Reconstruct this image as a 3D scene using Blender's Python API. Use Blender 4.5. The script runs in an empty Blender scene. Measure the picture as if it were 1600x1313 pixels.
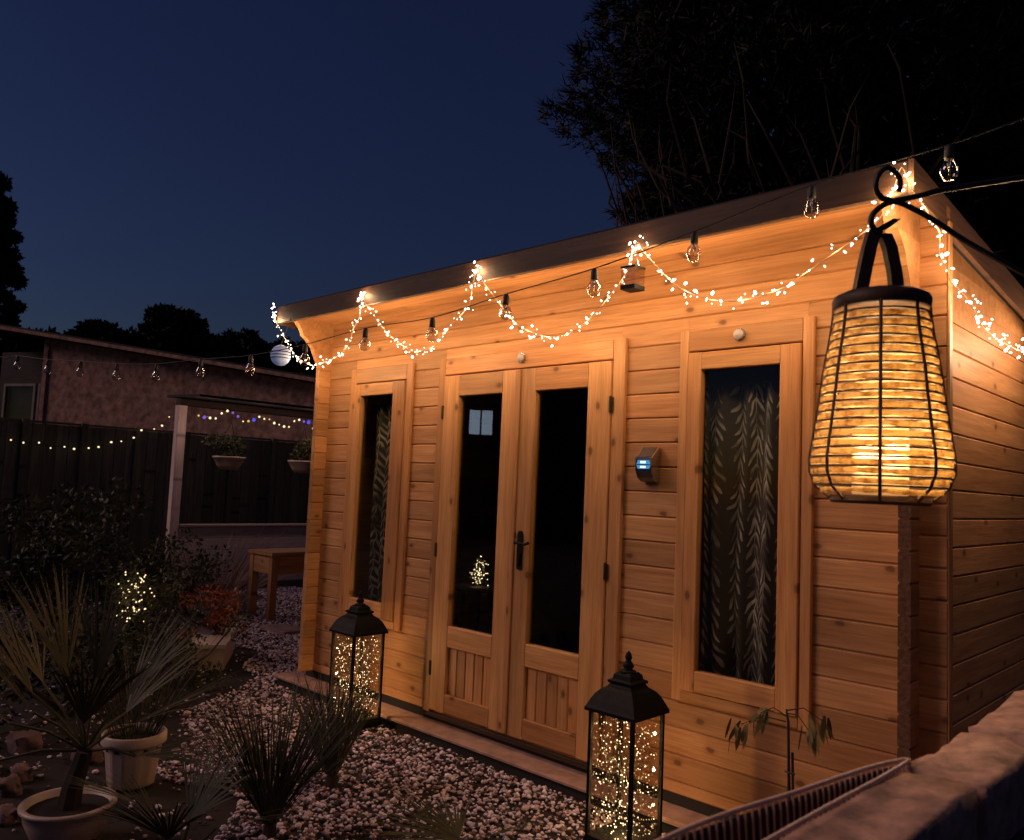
import bpy, math, random
import numpy as np
from mathutils import Vector, Matrix
random.seed(7); rng = np.random.default_rng(7)
R = math.radians
S = bpy.context.scene
COL = S.collection

# ------------------------------------------------------------------ camera, sky, sun, exposure
YAW, PITCH, ROLL = R(44.0856), R(4.6315), R(2.4303)
CAM = Vector((4.9967, -3.1783, 1.3054))
fwd = Vector((-math.sin(YAW)*math.cos(PITCH), math.cos(YAW)*math.cos(PITCH), math.sin(PITCH)))
r0 = Vector((math.cos(YAW), math.sin(YAW), 0)); u0 = r0.cross(fwd)
rt = r0*math.cos(ROLL) + u0*math.sin(ROLL); up = -r0*math.sin(ROLL) + u0*math.cos(ROLL)
cd = bpy.data.cameras.new('camera'); cam = bpy.data.objects.new('camera', cd); COL.objects.link(cam)
M = Matrix((rt, up, -fwd)).transposed().to_4x4(); M.translation = CAM
cam.matrix_world = M
cd.sensor_fit = 'HORIZONTAL'; cd.sensor_width = 36; cd.lens = 1273.975/1600*36
cd.clip_start = 0.05; cd.clip_end = 2000
cd.dof.use_dof = True; cd.dof.focus_distance = 4.4; cd.dof.aperture_fstop = 6.3
S.camera = cam

SUN_AZ = (0.72, 0.69)          # the way the faint light travels over the ground (comes from the house side)
w = bpy.data.worlds.new('World'); S.world = w; w.use_nodes = True
wn = w.node_tree; bg = wn.nodes['Background']
sky = wn.nodes.new('ShaderNodeTexSky'); sky.sky_type = 'NISHITA'; sky.sun_disc = False
sky.sun_elevation = R(-0.8); sky.sun_rotation = math.atan2(-SUN_AZ[0], -SUN_AZ[1])
sky.altitude = 50; sky.air_density = 1.0; sky.dust_density = 0.6; sky.ozone_density = 3.4
hsv = wn.nodes.new('ShaderNodeHueSaturation'); hsv.inputs['Saturation'].default_value = 0.96; hsv.inputs['Hue'].default_value = 0.515; hsv.inputs['Value'].default_value = 1.08
wn.links.new(sky.outputs[0], hsv.inputs['Color']); wn.links.new(hsv.outputs[0], bg.inputs[0])
bg.inputs[1].default_value = 0.15

sd = bpy.data.lights.new('sun', 'SUN'); sun = bpy.data.objects.new('sun', sd); COL.objects.link(sun)
sd.energy = 0.9; sd.angle = R(25); sd.color = (1.0, 0.64, 0.58)
sun.rotation_euler = Vector((SUN_AZ[0], SUN_AZ[1], -0.62)).to_track_quat('-Z', 'Y').to_euler()

S.view_settings.view_transform = 'Standard'; S.view_settings.look = 'None'
S.view_settings.exposure = 0.0; S.view_settings.gamma = 1.0; S.view_settings.use_curve_mapping = False
S.render.engine = 'CYCLES'
S.cycles.use_denoising = True
S.cycles.max_bounces = 8; S.cycles.transparent_max_bounces = 24
S.cycles.sample_clamp_indirect = 4.0; S.cycles.sample_clamp_direct = 0.0
S.cycles.caustics_reflective = False; S.cycles.caustics_refractive = False

# ------------------------------------------------------------------ materials
MAT = {}
def newmat(name):
    m = bpy.data.materials.new(name); m.use_nodes = True; MAT[name] = m
    return m, m.node_tree.nodes, m.node_tree.links, m.node_tree.nodes['Principled BSDF']
def node(N, t, **k):
    n = N.new(t)
    for a, b in k.items():
        if a.startswith('i_'): n.inputs[a[2:]].default_value = b
        elif a.startswith('n_'): n.inputs[int(a[2:])].default_value = b
        else: setattr(n, a, b)
    return n
def ramp(N, stops):
    r = N.new('ShaderNodeValToRGB'); e = r.color_ramp.elements
    while len(e) < len(stops): e.new(0.5)
    for q, (p, c) in zip(e, stops): q.position = p; q.color = (*c, 1) if len(c) == 3 else c
    return r
def math_n(N, L, op, a, b=None, c=None):
    n = N.new('ShaderNodeMath'); n.operation = op
    for i, x in enumerate((a, b, c)):
        if x is None: continue
        if isinstance(x, (int, float)): n.inputs[i].default_value = x
        else: L.new(x, n.inputs[i])
    return n.outputs[0]
def mixc(N, L, fac, a, b, mode='MIX'):
    n = N.new('ShaderNodeMix'); n.data_type = 'RGBA'; n.blend_type = mode
    for i, x in ((0, fac), (6, a), (7, b)):
        if isinstance(x, (int, float)): n.inputs[i].default_value = x
        elif isinstance(x, tuple): n.inputs[i].default_value = (*x, 1)
        else: L.new(x, n.inputs[i])
    return n.outputs[2]
def objvec(N, L, scale, rnd=30.0):
    tc = N.new('ShaderNodeTexCoord'); oi = N.new('ShaderNodeObjectInfo')
    mp = N.new('ShaderNodeMapping'); mp.inputs['Scale'].default_value = scale
    v = N.new('ShaderNodeVectorMath'); v.operation = 'ADD'
    cm = N.new('ShaderNodeCombineXYZ')
    o = math_n(N, L, 'MULTIPLY', oi.outputs['Random'], rnd)
    o2 = math_n(N, L, 'MULTIPLY', oi.outputs['Random'], rnd*2.7)
    L.new(o, cm.inputs[0]); L.new(o2, cm.inputs[1]); L.new(o, cm.inputs[2])
    L.new(tc.outputs['Object'], v.inputs[0]); L.new(cm.outputs[0], v.inputs[1])
    L.new(v.outputs[0], mp.inputs[0])
    return mp.outputs[0], oi.outputs['Random']

def wood(name, light, dark, knot, rough=0.55, knots=True, bump=0.25):
    m, N, L, P = newmat(name)
    v1, rnd = objvec(N, L, (1.0, 16, 16)); n1 = node(N, 'ShaderNodeTexNoise', i_Scale=1.6, i_Detail=6, i_Roughness=0.6, i_Distortion=0.6); L.new(v1, n1.inputs['Vector'])
    v2, _ = objvec(N, L, (5, 150, 150)); n2 = node(N, 'ShaderNodeTexNoise', i_Scale=1.0, i_Detail=3); L.new(v2, n2.inputs['Vector'])
    r1 = ramp(N, [(0.30, dark), (0.62, light)]); L.new(n1.outputs[0], r1.inputs[0])
    col = mixc(N, L, 0.38, r1.outputs[0], n2.outputs[0], 'OVERLAY')
    v3, _ = objvec(N, L, (0.7, 0.7, 0.7)); n3 = node(N, 'ShaderNodeTexNoise', i_Scale=2.2, i_Detail=2); L.new(v3, n3.inputs['Vector'])
    br = math_n(N, L, 'MULTIPLY_ADD', rnd, 0.42, 0.74)
    br = math_n(N, L, 'MULTIPLY', br, math_n(N, L, 'MULTIPLY_ADD', n3.outputs[0], 0.5, 0.75))
    col = mixc(N, L, 1.0, col, br, 'MULTIPLY')
    wr = math_n(N, L, 'FRACT', math_n(N, L, 'MULTIPLY', rnd, 17.3))
    col = mixc(N, L, math_n(N, L, 'MULTIPLY', wr, 0.30), col, mixc(N, L, 1.0, col, (0.92, 0.62, 0.50), 'MULTIPLY'))
    if knots:
        v4, _ = objvec(N, L, (1, 1, 1)); sx_ = N.new('ShaderNodeSeparateXYZ'); L.new(v4, sx_.inputs[0]); cx_ = N.new('ShaderNodeCombineXYZ')
        L.new(math_n(N, L, 'MULTIPLY', sx_.outputs[0], 5.5), cx_.inputs[0]); L.new(math_n(N, L, 'MULTIPLY', sx_.outputs[2], 9.0), cx_.inputs[1])
        nd = node(N, 'ShaderNodeTexNoise', i_Scale=7.0, i_Detail=2); L.new(cx_.outputs[0], nd.inputs['Vector'])
        va = N.new('ShaderNodeVectorMath'); va.operation = 'MULTIPLY_ADD'; L.new(nd.outputs[1], va.inputs[0]); va.inputs[1].default_value = (.09, .09, 0); L.new(cx_.outputs[0], va.inputs[2])
        vo = node(N, 'ShaderNodeTexVoronoi', i_Scale=1.0); vo.voronoi_dimensions = '2D'; vo.feature = 'F1'; L.new(va.outputs[0], vo.inputs['Vector'])
        sep = N.new('ShaderNodeSeparateColor'); L.new(vo.outputs['Color'], sep.inputs[0])
        keep = math_n(N, L, 'GREATER_THAN', sep.outputs[0], 0.74)
        rk = ramp(N, [(0.055, (1, 1, 1)), (0.10, (0.75, 0.75, 0.75)), (0.125, (0.28, 0.28, 0.28)), (0.26, (0.0, 0.0, 0.0))]); L.new(vo.outputs['Distance'], rk.inputs[0])
        k = math_n(N, L, 'MULTIPLY', rk.outputs[0], keep)
        k = math_n(N, L, 'MULTIPLY', k, 0.8)
        col = mixc(N, L, k, col, knot)
    L.new(col, P.inputs['Base Color']); P.inputs['Roughness'].default_value = rough
    P.inputs['Specular IOR Level'].default_value = 0.25
    b = node(N, 'ShaderNodeBump', i_Strength=bump, i_Distance=0.002); L.new(n2.outputs[0], b.inputs['Height']); L.new(b.outputs[0], P.inputs['Normal'])
    return m
wood('pine', (0.52, 0.285, 0.125), (0.37, 0.175, 0.066), (0.10, 0.035, 0.014))
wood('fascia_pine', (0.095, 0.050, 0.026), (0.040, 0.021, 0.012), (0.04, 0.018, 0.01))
wood('pine_frame', (0.54, 0.285, 0.115), (0.40, 0.19, 0.068), (0.12, 0.045, 0.018), rough=0.45)
wood('dark_timber', (0.055, 0.035, 0.022), (0.025, 0.016, 0.011), (0.01, 0.008, 0.006))
wood('fence_wood', (0.15, 0.15, 0.125), (0.08, 0.082, 0.070), (0.012, 0.012, 0.01), rough=0.8)
wood('white_board', (0.72, 0.62, 0.57), (0.58, 0.48, 0.44), (0.3, 0.22, 0.2), rough=0.6)
wood('bench_wood', (0.42, 0.23, 0.10), (0.28, 0.14, 0.06), (0.08, 0.04, 0.02))

def plain(name, col, rough=0.6, metal=0.0, var=0.25, scale=8.0, bump=0.0, spec=0.5):
    m, N, L, P = newmat(name)
    v, rnd = objvec(N, L, (1, 1, 1), 9.0)
    n = node(N, 'ShaderNodeTexNoise', i_Scale=scale, i_Detail=5, i_Roughness=0.6); L.new(v, n.inputs['Vector'])
    lo = tuple(c*(1-var) for c in col); hi = tuple(min(1, c*(1+var)) for c in col)
    r = ramp(N, [(0.3, lo), (0.7, hi)]); L.new(n.outputs[0], r.inputs[0]); L.new(r.outputs[0], P.inputs['Base Color'])
    P.inputs['Roughness'].default_value = rough; P.inputs['Metallic'].default_value = metal; P.inputs['Specular IOR Level'].default_value = spec
    if bump:
        b = node(N, 'ShaderNodeBump', i_Strength=bump, i_Distance=0.01); L.new(n.outputs[0], b.inputs['Height']); L.new(b.outputs[0], P.inputs['Normal'])
    return m
plain('black_metal', (0.007, 0.008, 0.008), 0.55, 0.0, 0.4, 20, 0, 0.12)
plain('iron', (0.010, 0.009, 0.009), 0.5, 0.0, 0.3, 30)
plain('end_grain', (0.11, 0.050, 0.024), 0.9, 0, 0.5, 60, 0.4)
plain('roof_felt', (0.02, 0.02, 0.022), 0.9)
plain('soil', (0.016, 0.010, 0.008), 0.95, 0, 0.5, 6, 0.6)
plain('dark_base', (0.018, 0.016, 0.015), 0.95)  # near-black tone of the slab edge and the bearer
plain('concrete', (0.33, 0.20, 0.155), 0.85, 0, 0.3, 14, 0.3)
plain('render_wall', (0.40, 0.225, 0.165), 0.95, 0, 0.55, 7.0, 0.7)
plain('brick_house', (0.30, 0.2, 0.15), 0.9)
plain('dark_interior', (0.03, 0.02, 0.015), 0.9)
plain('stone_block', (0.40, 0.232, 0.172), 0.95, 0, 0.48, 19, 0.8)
plain('stone_mossy_shaded', (0.10, 0.062, 0.034), 0.95, 0, 0.7, 12, 0.9)  # moss tint with the shade of the near side put into the colour
plain('pale_rock', (0.17, 0.105, 0.10), 0.9, 0, 0.4, 10, 0.6)
plain('plastic_white', (0.50, 0.39, 0.32), 0.45, 0, 0.12, 6)
plain('coir', (0.045, 0.022, 0.016), 0.95, 0, 0.6, 40, 0.6)
plain('wire_cream', (0.66, 0.46, 0.38), 0.4, 0, 0.2, 30)
plain('steel', (0.55, 0.56, 0.58), 0.25, 1.0, 0.1, 20)
plain('dark_steel', (0.16, 0.17, 0.19), 0.38, 0.85, 0.15, 20)
plain('solar_cell', (0.025, 0.006, 0.007), 0.5, 0, 0.3, 60)
plain('bark', (0.040, 0.027, 0.020), 0.95, 0, 0.5, 8, 0.8)
plain('pale_bark', (0.060, 0.040, 0.030), 0.95, 0, 0.4, 8, 0.6)
plain('cable', (0.012, 0.012, 0.012), 0.6)
plain('pale_wire', (0.35, 0.25, 0.17), 0.5)
plain('strap_wood', (0.075, 0.038, 0.021), 0.6, 0, 0.4, 14, 0.3)
plain('rib_cane', (0.085, 0.042, 0.020), 0.6, 0, 0.4, 25, 0.3)
plain('frosted', (0.42, 0.36, 0.36), 0.3, 0, 0.15, 30)
plain('blue_jar_paper', (0.24, 0.33, 0.55), 0.6, 0, 0.2, 18)
plain('candle_wax', (0.85, 0.68, 0.42), 0.5)
P = MAT['candle_wax'].node_tree.nodes['Principled BSDF']; P.inputs['Emission Color'].default_value = (1, .58, .22, 1); P.inputs['Emission Strength'].default_value = 0.35
plain('window_white', (0.25, 0.22, 0.2), 0.5)

def leafmat(name, c1, c2, rough=0.55):
    m, N, L, P = newmat(name)
    v, rnd = objvec(N, L, (1, 1, 1), 5.0)
    n = node(N, 'ShaderNodeTexNoise', i_Scale=5.0, i_Detail=4); L.new(v, n.inputs['Vector'])
    r = ramp(N, [(0.35, c1), (0.65, c2)]); L.new(n.outputs[0], r.inputs[0]); L.new(r.outputs[0], P.inputs['Base Color'])
    P.inputs['Roughness'].default_value = rough; P.inputs['Specular IOR Level'].default_value = 0.3
    return m
leafmat('palm_leaf', (0.035, 0.040, 0.016), (0.095, 0.080, 0.034))
leafmat('palm_dark', (0.018, 0.024, 0.011), (0.048, 0.050, 0.022))
leafmat('leaf_dark', (0.018, 0.026, 0.012), (0.05, 0.055, 0.025))
leafmat('leaf_mid', (0.045, 0.06, 0.025), (0.11, 0.11, 0.05))
leafmat('conifer', (0.012, 0.015, 0.009), (0.035, 0.032, 0.018), 0.8)
leafmat('leaf_red', (0.22, 0.055, 0.025), (0.38, 0.13, 0.05))
leafmat('grass_pink', (0.22, 0.12, 0.09), (0.35, 0.21, 0.15))
leafmat('sapling_leaf', (0.09, 0.08, 0.03), (0.24, 0.19, 0.08))

def emit(name, col, strength, sampling=True):
    m = bpy.data.materials.new(name); m.use_nodes = True; MAT[name] = m
    N = m.node_tree.nodes; N.clear(); e = N.new('ShaderNodeEmission'); o = N.new('ShaderNodeOutputMaterial')
    e.inputs[0].default_value = (*col, 1); e.inputs[1].default_value = strength
    m.node_tree.links.new(e.outputs[0], o.inputs[0])
    if not sampling: m.cycles.emission_sampling = 'NONE'
    return m
emit('led_warm', (1.0, 0.82, 0.66), 13.0, False)
emit('led_soft', (1.0, 0.74, 0.55), 3.0, False)
emit('led_gold', (1.0, 0.74, 0.42), 4.5, False)
emit('led_amber', (1.0, 0.62, 0.26), 1.3, False)
emit('led_faint', (1.0, 0.75, 0.42), 1.6, False)
emit('led_yellow', (1.0, 0.62, 0.15), 0.9, False)
emit('led_blue', (0.12, 0.12, 1.0), 0.8, False)
emit('led_violet', (0.35, 0.18, 0.9), 0.6, False)
emit('led_cool', (0.55, 0.85, 1.0), 2.0, False)
emit('led_lens', (0.10, 0.38, 0.75), 0.7, False)
emit('room_light', (0.55, 0.68, 0.9), 3.2)
emit('candle_glow', (1.0, 0.55, 0.16), 1.5)

def glassmat(name, tint, refl=1.0, rough=0.0):
    m = bpy.data.materials.new(name); m.use_nodes = True; MAT[name] = m
    N = m.node_tree.nodes; L = m.node_tree.links; N.clear()
    o = N.new('ShaderNodeOutputMaterial'); mx = N.new('ShaderNodeMixShader'); t = N.new('ShaderNodeBsdfTransparent'); g = N.new('ShaderNodeBsdfGlossy')
    fr = N.new('ShaderNodeFresnel'); ge = N.new('ShaderNodeNewGeometry')
    L.new(math_n(N, L, 'MULTIPLY_ADD', ge.outputs['Backfacing'], 1/1.5-1.5, 1.5), fr.inputs[0])
    t.inputs[0].default_value = (*tint, 1); g.inputs['Roughness'].default_value = rough
    f = math_n(N, L, 'MULTIPLY', fr.outputs[0], refl)
    L.new(f, mx.inputs[0]); L.new(t.outputs[0], mx.inputs[1]); L.new(g.outputs[0], mx.inputs[2]); L.new(mx.outputs[0], o.inputs[0])
    return m
glassmat('pane_glass', (0.88, 0.90, 0.88), 0.8)
glassmat('lantern_glass', (0.93, 0.90, 0.85), 1.0)
glassmat('bulb_glass', (0.86, 0.82, 0.78), 3.0, 0.03)

def canemat():
    m, N, L, P = newmat('cane_weave')
    v, rnd = objvec(N, L, (1, 1, 1), 7.0)
    n = node(N, 'ShaderNodeTexNoise', i_Scale=55.0, i_Detail=3); L.new(v, n.inputs['Vector'])
    r = ramp(N, [(0.33, (0.40, 0.24, 0.09)), (0.55, (0.88, 0.68, 0.38))]); L.new(n.outputs[0], r.inputs[0])
    tr = N.new('ShaderNodeBsdfTranslucent'); mx = N.new('ShaderNodeMixShader'); mx.inputs[0].default_value = 0.62
    L.new(r.outputs[0], P.inputs['Base Color']); L.new(r.outputs[0], tr.inputs[0]); P.inputs['Roughness'].default_value = 0.6
    L.new(P.outputs[0], mx.inputs[1]); L.new(tr.outputs[0], mx.inputs[2]); L.new(mx.outputs[0], N['Material Output'].inputs[0])
canemat()

def curtainmat():
    m, N, L, P = newmat('leaf_curtain')
    tc = N.new('ShaderNodeTexCoord'); sp = N.new('ShaderNodeSeparateXYZ'); 
    nz = node(N, 'ShaderNodeTexNoise', i_Scale=6.0, i_Detail=2); L.new(tc.outputs['UV'], nz.inputs['Vector'])
    va = N.new('ShaderNodeVectorMath'); va.operation = 'MULTIPLY_ADD'; L.new(nz.outputs[1], va.inputs[0]); va.inputs[1].default_value = (.085, .10, 0); L.new(tc.outputs['UV'], va.inputs[2])
    L.new(va.outputs[0], sp.inputs[0])
    u = math_n(N, L, 'DIVIDE', sp.outputs[0], 0.115)
    fr = math_n(N, L, 'FRACT', u); cellid = math_n(N, L, 'FLOOR', u)
    d = math_n(N, L, 'MULTIPLY', math_n(N, L, 'ABSOLUTE', math_n(N, L, 'SUBTRACT', fr, 0.5)), 0.115)
    vv = math_n(N, L, 'ADD', math_n(N, L, 'ADD', sp.outputs[1], math_n(N, L, 'MULTIPLY', d, 1.7)), math_n(N, L, 'MULTIPLY', cellid, 0.021))
    wv = math_n(N, L, 'FRACT', math_n(N, L, 'DIVIDE', vv, 0.058))
    t = math_n(N, L, 'DIVIDE', d, 0.044)          # 0 at stem, 1 at leaf tip
    half = math_n(N, L, 'MULTIPLY', math_n(N, L, 'SQRT', math_n(N, L, 'MAXIMUM', math_n(N, L, 'MULTIPLY', math_n(N, L, 'MULTIPLY', t, math_n(N, L, 'SUBTRACT', 1.0, t)), 4.0), 0.0)), 0.24)
    leaf = math_n(N, L, 'LESS_THAN', math_n(N, L, 'ABSOLUTE', math_n(N, L, 'SUBTRACT', wv, 0.5)), half)
    stem = math_n(N, L, 'LESS_THAN', d, 0.0025)
    k = math_n(N, L, 'MAXIMUM', leaf, stem)
    n9 = node(N, 'ShaderNodeTexNoise', i_Scale=9.0, i_Detail=3); L.new(tc.outputs['UV'], n9.inputs['Vector'])
    r9 = ramp(N, [(0.38, (0.06, 0.06, 0.06)), (0.66, (1, 1, 1))]); L.new(n9.outputs[0], r9.inputs[0])
    k = math_n(N, L, 'MULTIPLY', k, r9.outputs[0])
    c = mixc(N, L, k, (0.085, 0.066, 0.05), (0.85, 0.76, 0.68))
    L.new(c, P.inputs['Base Color']); P.inputs['Roughness'].default_value = 0.9
curtainmat()

P = MAT['blue_jar_paper'].node_tree.nodes['Principled BSDF']; P.inputs['Emission Color'].default_value = (.35, .5, 1, 1); P.inputs['Emission Strength'].default_value = 0.12
m, N, L, P = newmat('gravel')
at_ = N.new('ShaderNodeAttribute'); at_.attribute_name = 'tone'
L.new(at_.outputs['Color'], P.inputs['Base Color']); P.inputs['Roughness'].default_value = 0.8

# ------------------------------------------------------------------ mesh helpers
class MB:
    def __init__(s): s.v = []; s.f = []
    def add(s, vs, fs):
        o = len(s.v); s.v += [tuple(x) for x in vs]; s.f += [tuple(i+o for i in f) for f in fs]; return s
    def box(s, x0, x1, y0, y1, z0, z1):
        return s.add([(x0,y0,z0),(x1,y0,z0),(x1,y1,z0),(x0,y1,z0),(x0,y0,z1),(x1,y0,z1),(x1,y1,z1),(x0,y1,z1)],
                     [(0,3,2,1),(4,5,6,7),(0,1,5,4),(1,2,6,5),(2,3,7,6),(3,0,4,7)])
    def prism(s, poly, a0, a1, axis='x'):      # poly in the two other axes, extruded along axis
        n = len(poly); vs = []
        for a in (a0, a1):
            for p, q in poly: vs.append({'x': (a,p,q), 'y': (p,a,q), 'z': (p,q,a)}[axis])
        fs = [tuple(range(n))[::-1], tuple(range(n, 2*n))] + [(i, (i+1) % n, n+(i+1) % n, n+i) for i in range(n)]
        return s.add(vs, fs)
    def tube(s, pts, r, n=6, cap=True):
        pts = [Vector(p) for p in pts]; k = len(pts)
        rs = r if isinstance(r, (list, tuple)) else [r]*k
        prev = None; vs = []
        for i, p in enumerate(pts):
            t = (pts[min(i+1, k-1)] - pts[max(i-1, 0)])
            t = t.normalized() if t.length > 1e-9 else Vector((0, 0, 1))
            if prev is None:
                a = Vector((0, 0, 1)) if abs(t.z) < 0.9 else Vector((1, 0, 0)); x = t.cross(a).normalized()
            else:
                x = (prev - t*prev.dot(t)); x = x.normalized() if x.length > 1e-9 else t.orthogonal().normalized()
            prev = x; y = t.cross(x)
            for j in range(n):
                an = 2*math.pi*j/n; vs.append(p + (x*math.cos(an) + y*math.sin(an))*rs[i])
        fs = [(i*n+j, i*n+(j+1) % n, (i+1)*n+(j+1) % n, (i+1)*n+j) for i in range(k-1) for j in range(n)]
        if cap: fs += [tuple(range(n))[::-1], tuple(range((k-1)*n, k*n))]
        return s.add(vs, fs)
    def lathe(s, prof, n=24, c=(0, 0, 0), rot=0.0, close=False):
        vs = []; k = len(prof)
        for r, z in prof:
            for j in range(n):
                a = 2*math.pi*j/n + rot; vs.append((c[0]+r*math.cos(a), c[1]+r*math.sin(a), c[2]+z))
        fs = [(i*n+j, i*n+(j+1) % n, (i+1)*n+(j+1) % n, (i+1)*n+j) for i in range(k-1 if not close else k) for j in range(n)] if not close else \
             [(i*n+j, i*n+(j+1) % n, ((i+1) % k)*n+(j+1) % n, ((i+1) % k)*n+j) for i in range(k) for j in range(n)]
        if not close: fs += [tuple(range(n))[::-1], tuple(range((k-1)*n, k*n))]
        return s.add(vs, fs)
    def mesh(s, name, smooth=False):
        me = bpy.data.meshes.new(name); me.from_pydata(s.v, [], s.f); me.validate(); me.update()
        if smooth: me.polygons.foreach_set('use_smooth', [True]*len(me.polygons))
        return me
WLOC = {}
def put(o, parent, loc):
    COL.objects.link(o); loc = Vector(loc); WLOC[o] = loc
    if parent is not None: o.parent = parent; o.location = loc - WLOC[parent]
    else: o.location = loc
    return o
def obj(name, mesh, mat, parent=None, loc=(0, 0, 0), smooth=False, rot=None):
    if isinstance(mesh, MB): mesh = mesh.mesh(name, smooth)
    if not mesh.materials: mesh.materials.append(MAT[mat])
    o = bpy.data.objects.new(name, mesh); put(o, parent, loc)
    if rot: o.rotation_euler = rot
    return o
def tag(o, label, cat, group=None):
    o['label'] = label; o['category'] = cat
    if group: o['group'] = group
    return o
def thing(name, label, cat, loc=(0, 0, 0), group=None):
    o = bpy.data.objects.new(name, None); o.empty_display_size = 0.1; put(o, None, loc); return tag(o, label, cat, group)
def kind(o, k): o['kind'] = k; return o
BC = {}
def boardmesh(L, W, T, ch=0.004):
    key = (round(L, 4), round(W, 4), round(T, 4), ch)
    if key not in BC:
        w, t = W/2, T/2
        poly = [(-t+ch, -w), (t-ch, -w), (t, -w+ch), (t, w-ch), (t-ch, w), (-t+ch, w), (-t, w-ch), (-t, -w+ch)]
        BC[key] = MB().prism(poly, -L/2, L/2, 'x').mesh('board')
    return BC[key]
def board(name, parent, mat, x, y, z, ax='x', ch=0.004):
    """x, y, z are (min, max); length along ax so the grain runs along it"""
    c = [(a+b)/2 for a, b in (x, y, z)]; d = [b-a for a, b in (x, y, z)]
    if ax == 'x': me = boardmesh(d[0], d[2], d[1], ch); rot = None
    elif ax == 'z': me = boardmesh(d[2], d[0], d[1], ch); rot = (0, -math.pi/2, 0)
    else: me = boardmesh(d[1], d[2], d[0], ch); rot = (0, 0, math.pi/2)
    if me.materials and me.materials[0] is not MAT[mat]:
        key = (me.name, mat)
        if key not in BC:
            BC[key] = me.copy(); BC[key].materials.clear()
        me = BC[key]
    return obj(name, me, mat, parent, c, rot=rot)

# ------------------------------------------------------------------ ground
GZ = -0.10
g = MB(); g.box(-300, 300, -300, 300, GZ-0.5, GZ-0.016)
kind(obj('ground', g, 'soil'), 'structure')
s = MB(); s.prism([(-0.148, -0.068), (3.3, -0.068), (3.3, -0.05), (-0.138, -0.05), (-0.148, -0.058)], -0.12, 4.22, 'x')
slab = kind(obj('base_slab', s, 'concrete'), 'structure')
obj('slab_edge', MB().box(-0.10, 4.20, -0.125, 3.28, GZ-0.1, -0.0682), 'dark_base', slab)

# gravel: thousands of small chips, one object
def gravel():
    ico_v = []; t = (1+5**.5)/2
    for a in (-1, 1):
        for b in (-t, t): ico_v += [(0, a, b), (a, b, 0), (b, 0, a)]
    V = np.array(ico_v, float); V /= np.linalg.norm(V[0])
    from itertools import combinations
    d = np.linalg.norm(V[:, None]-V[None], axis=2); e = d[d > 0].min()*1.01
    Fs = [c for c in combinations(range(12), 3) if d[c[0], c[1]] < e and d[c[1], c[2]] < e and d[c[0], c[2]] < e]
    Fs = [c if np.dot(np.cross(V[c[1]]-V[c[0]], V[c[2]]-V[c[0]]), V[c[0]]) > 0 else (c[0], c[2], c[1]) for c in Fs]
    Fs = np.array(Fs)
    n = 125000
    x = rng.uniform(-4.4, 4.5, n); y = rng.uniform(-2.4, 2.6, n)
    cabin = (x > -0.14) & (x < 4.24) & (y > -0.165)
    # the edge of the planting bed runs from the near palms to the bench
    edge = (y + 1.6) - (-0.578)*(x - 1.75) + 0.22*np.sin(x*2.3) + 0.1*np.sin(x*7)
    bed = edge < 0
    keep = ~cabin & (~bed | (rng.random(n) < 0.07)) & (x < 4.5)
    near = (x > 2.2) & (y < -0.9) & (rng.random(n) < 0.35)
    keep &= ~near
    x, y = x[keep], y[keep]; n = len(x)
    sc = np.clip(rng.lognormal(-4.86, .36, n), .0035, .019)[:, None]*np.stack([rng.uniform(.8, 1.35, n), rng.uniform(.7, 1.2, n), rng.uniform(.45, .8, n)], 1)
    vv = V[None]*(1+rng.uniform(-.28, .28, (n, 12, 1)))*sc[:, None]
    a = rng.uniform(0, 6.28, n); tl = rng.uniform(-.6, .6, n)
    ca, sa, ct, st = np.cos(a), np.sin(a), np.cos(tl), np.sin(tl)
    X = vv[..., 0]; Y = vv[..., 1]*ct[:, None]-vv[..., 2]*st[:, None]; Z = vv[..., 1]*st[:, None]+vv[..., 2]*ct[:, None]
    X2 = X*ca[:, None]-Y*sa[:, None]+x[:, None]; Y2 = X*sa[:, None]+Y*ca[:, None]+y[:, None]
    Z2 = Z + (GZ-0.012+rng.uniform(0, 0.012, n))[:, None]
    vv = np.stack([X2, Y2, Z2], 2).reshape(-1, 3)
    ff = (Fs[None]+(np.arange(n)*12)[:, None, None]).reshape(-1, 3)
    me = bpy.data.meshes.new('gravel'); me.vertices.add(len(vv)); me.vertices.foreach_set('co', vv.ravel())
    me.loops.add(len(ff)*3); me.loops.foreach_set('vertex_index', ff.ravel().astype(np.int32))
    me.polygons.add(len(ff)); me.polygons.foreach_set('loop_start', np.arange(0, len(ff)*3, 3, dtype=np.int32)); me.update()
    pal = np.array([(0.90, 0.80, 0.79), (0.74, 0.57, 0.55), (0.30, 0.17, 0.15), (0.10, 0.065, 0.062), (0.035, 0.03, 0.03), (0.50, 0.44, 0.45)])
    pick = rng.choice(6, n, p=[.30, .24, .13, .12, .08, .13]); c = pal[pick]*rng.uniform(.7, 1.1, (n, 1))*np.array([1.0, .98, 1.12])
    ca_ = me.color_attributes.new('tone', 'FLOAT_COLOR', 'POINT')
    cc = np.ones((n, 12, 4)); cc[..., :3] = c[:, None]; ca_.data.foreach_set('color', cc.ravel())
    return obj('gravel', me, 'gravel')
gv = kind(gravel(), 'stuff'); gv['label'] = 'pale and dark stone chips spread in front of the cabin'; gv['category'] = 'gravel'

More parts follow.
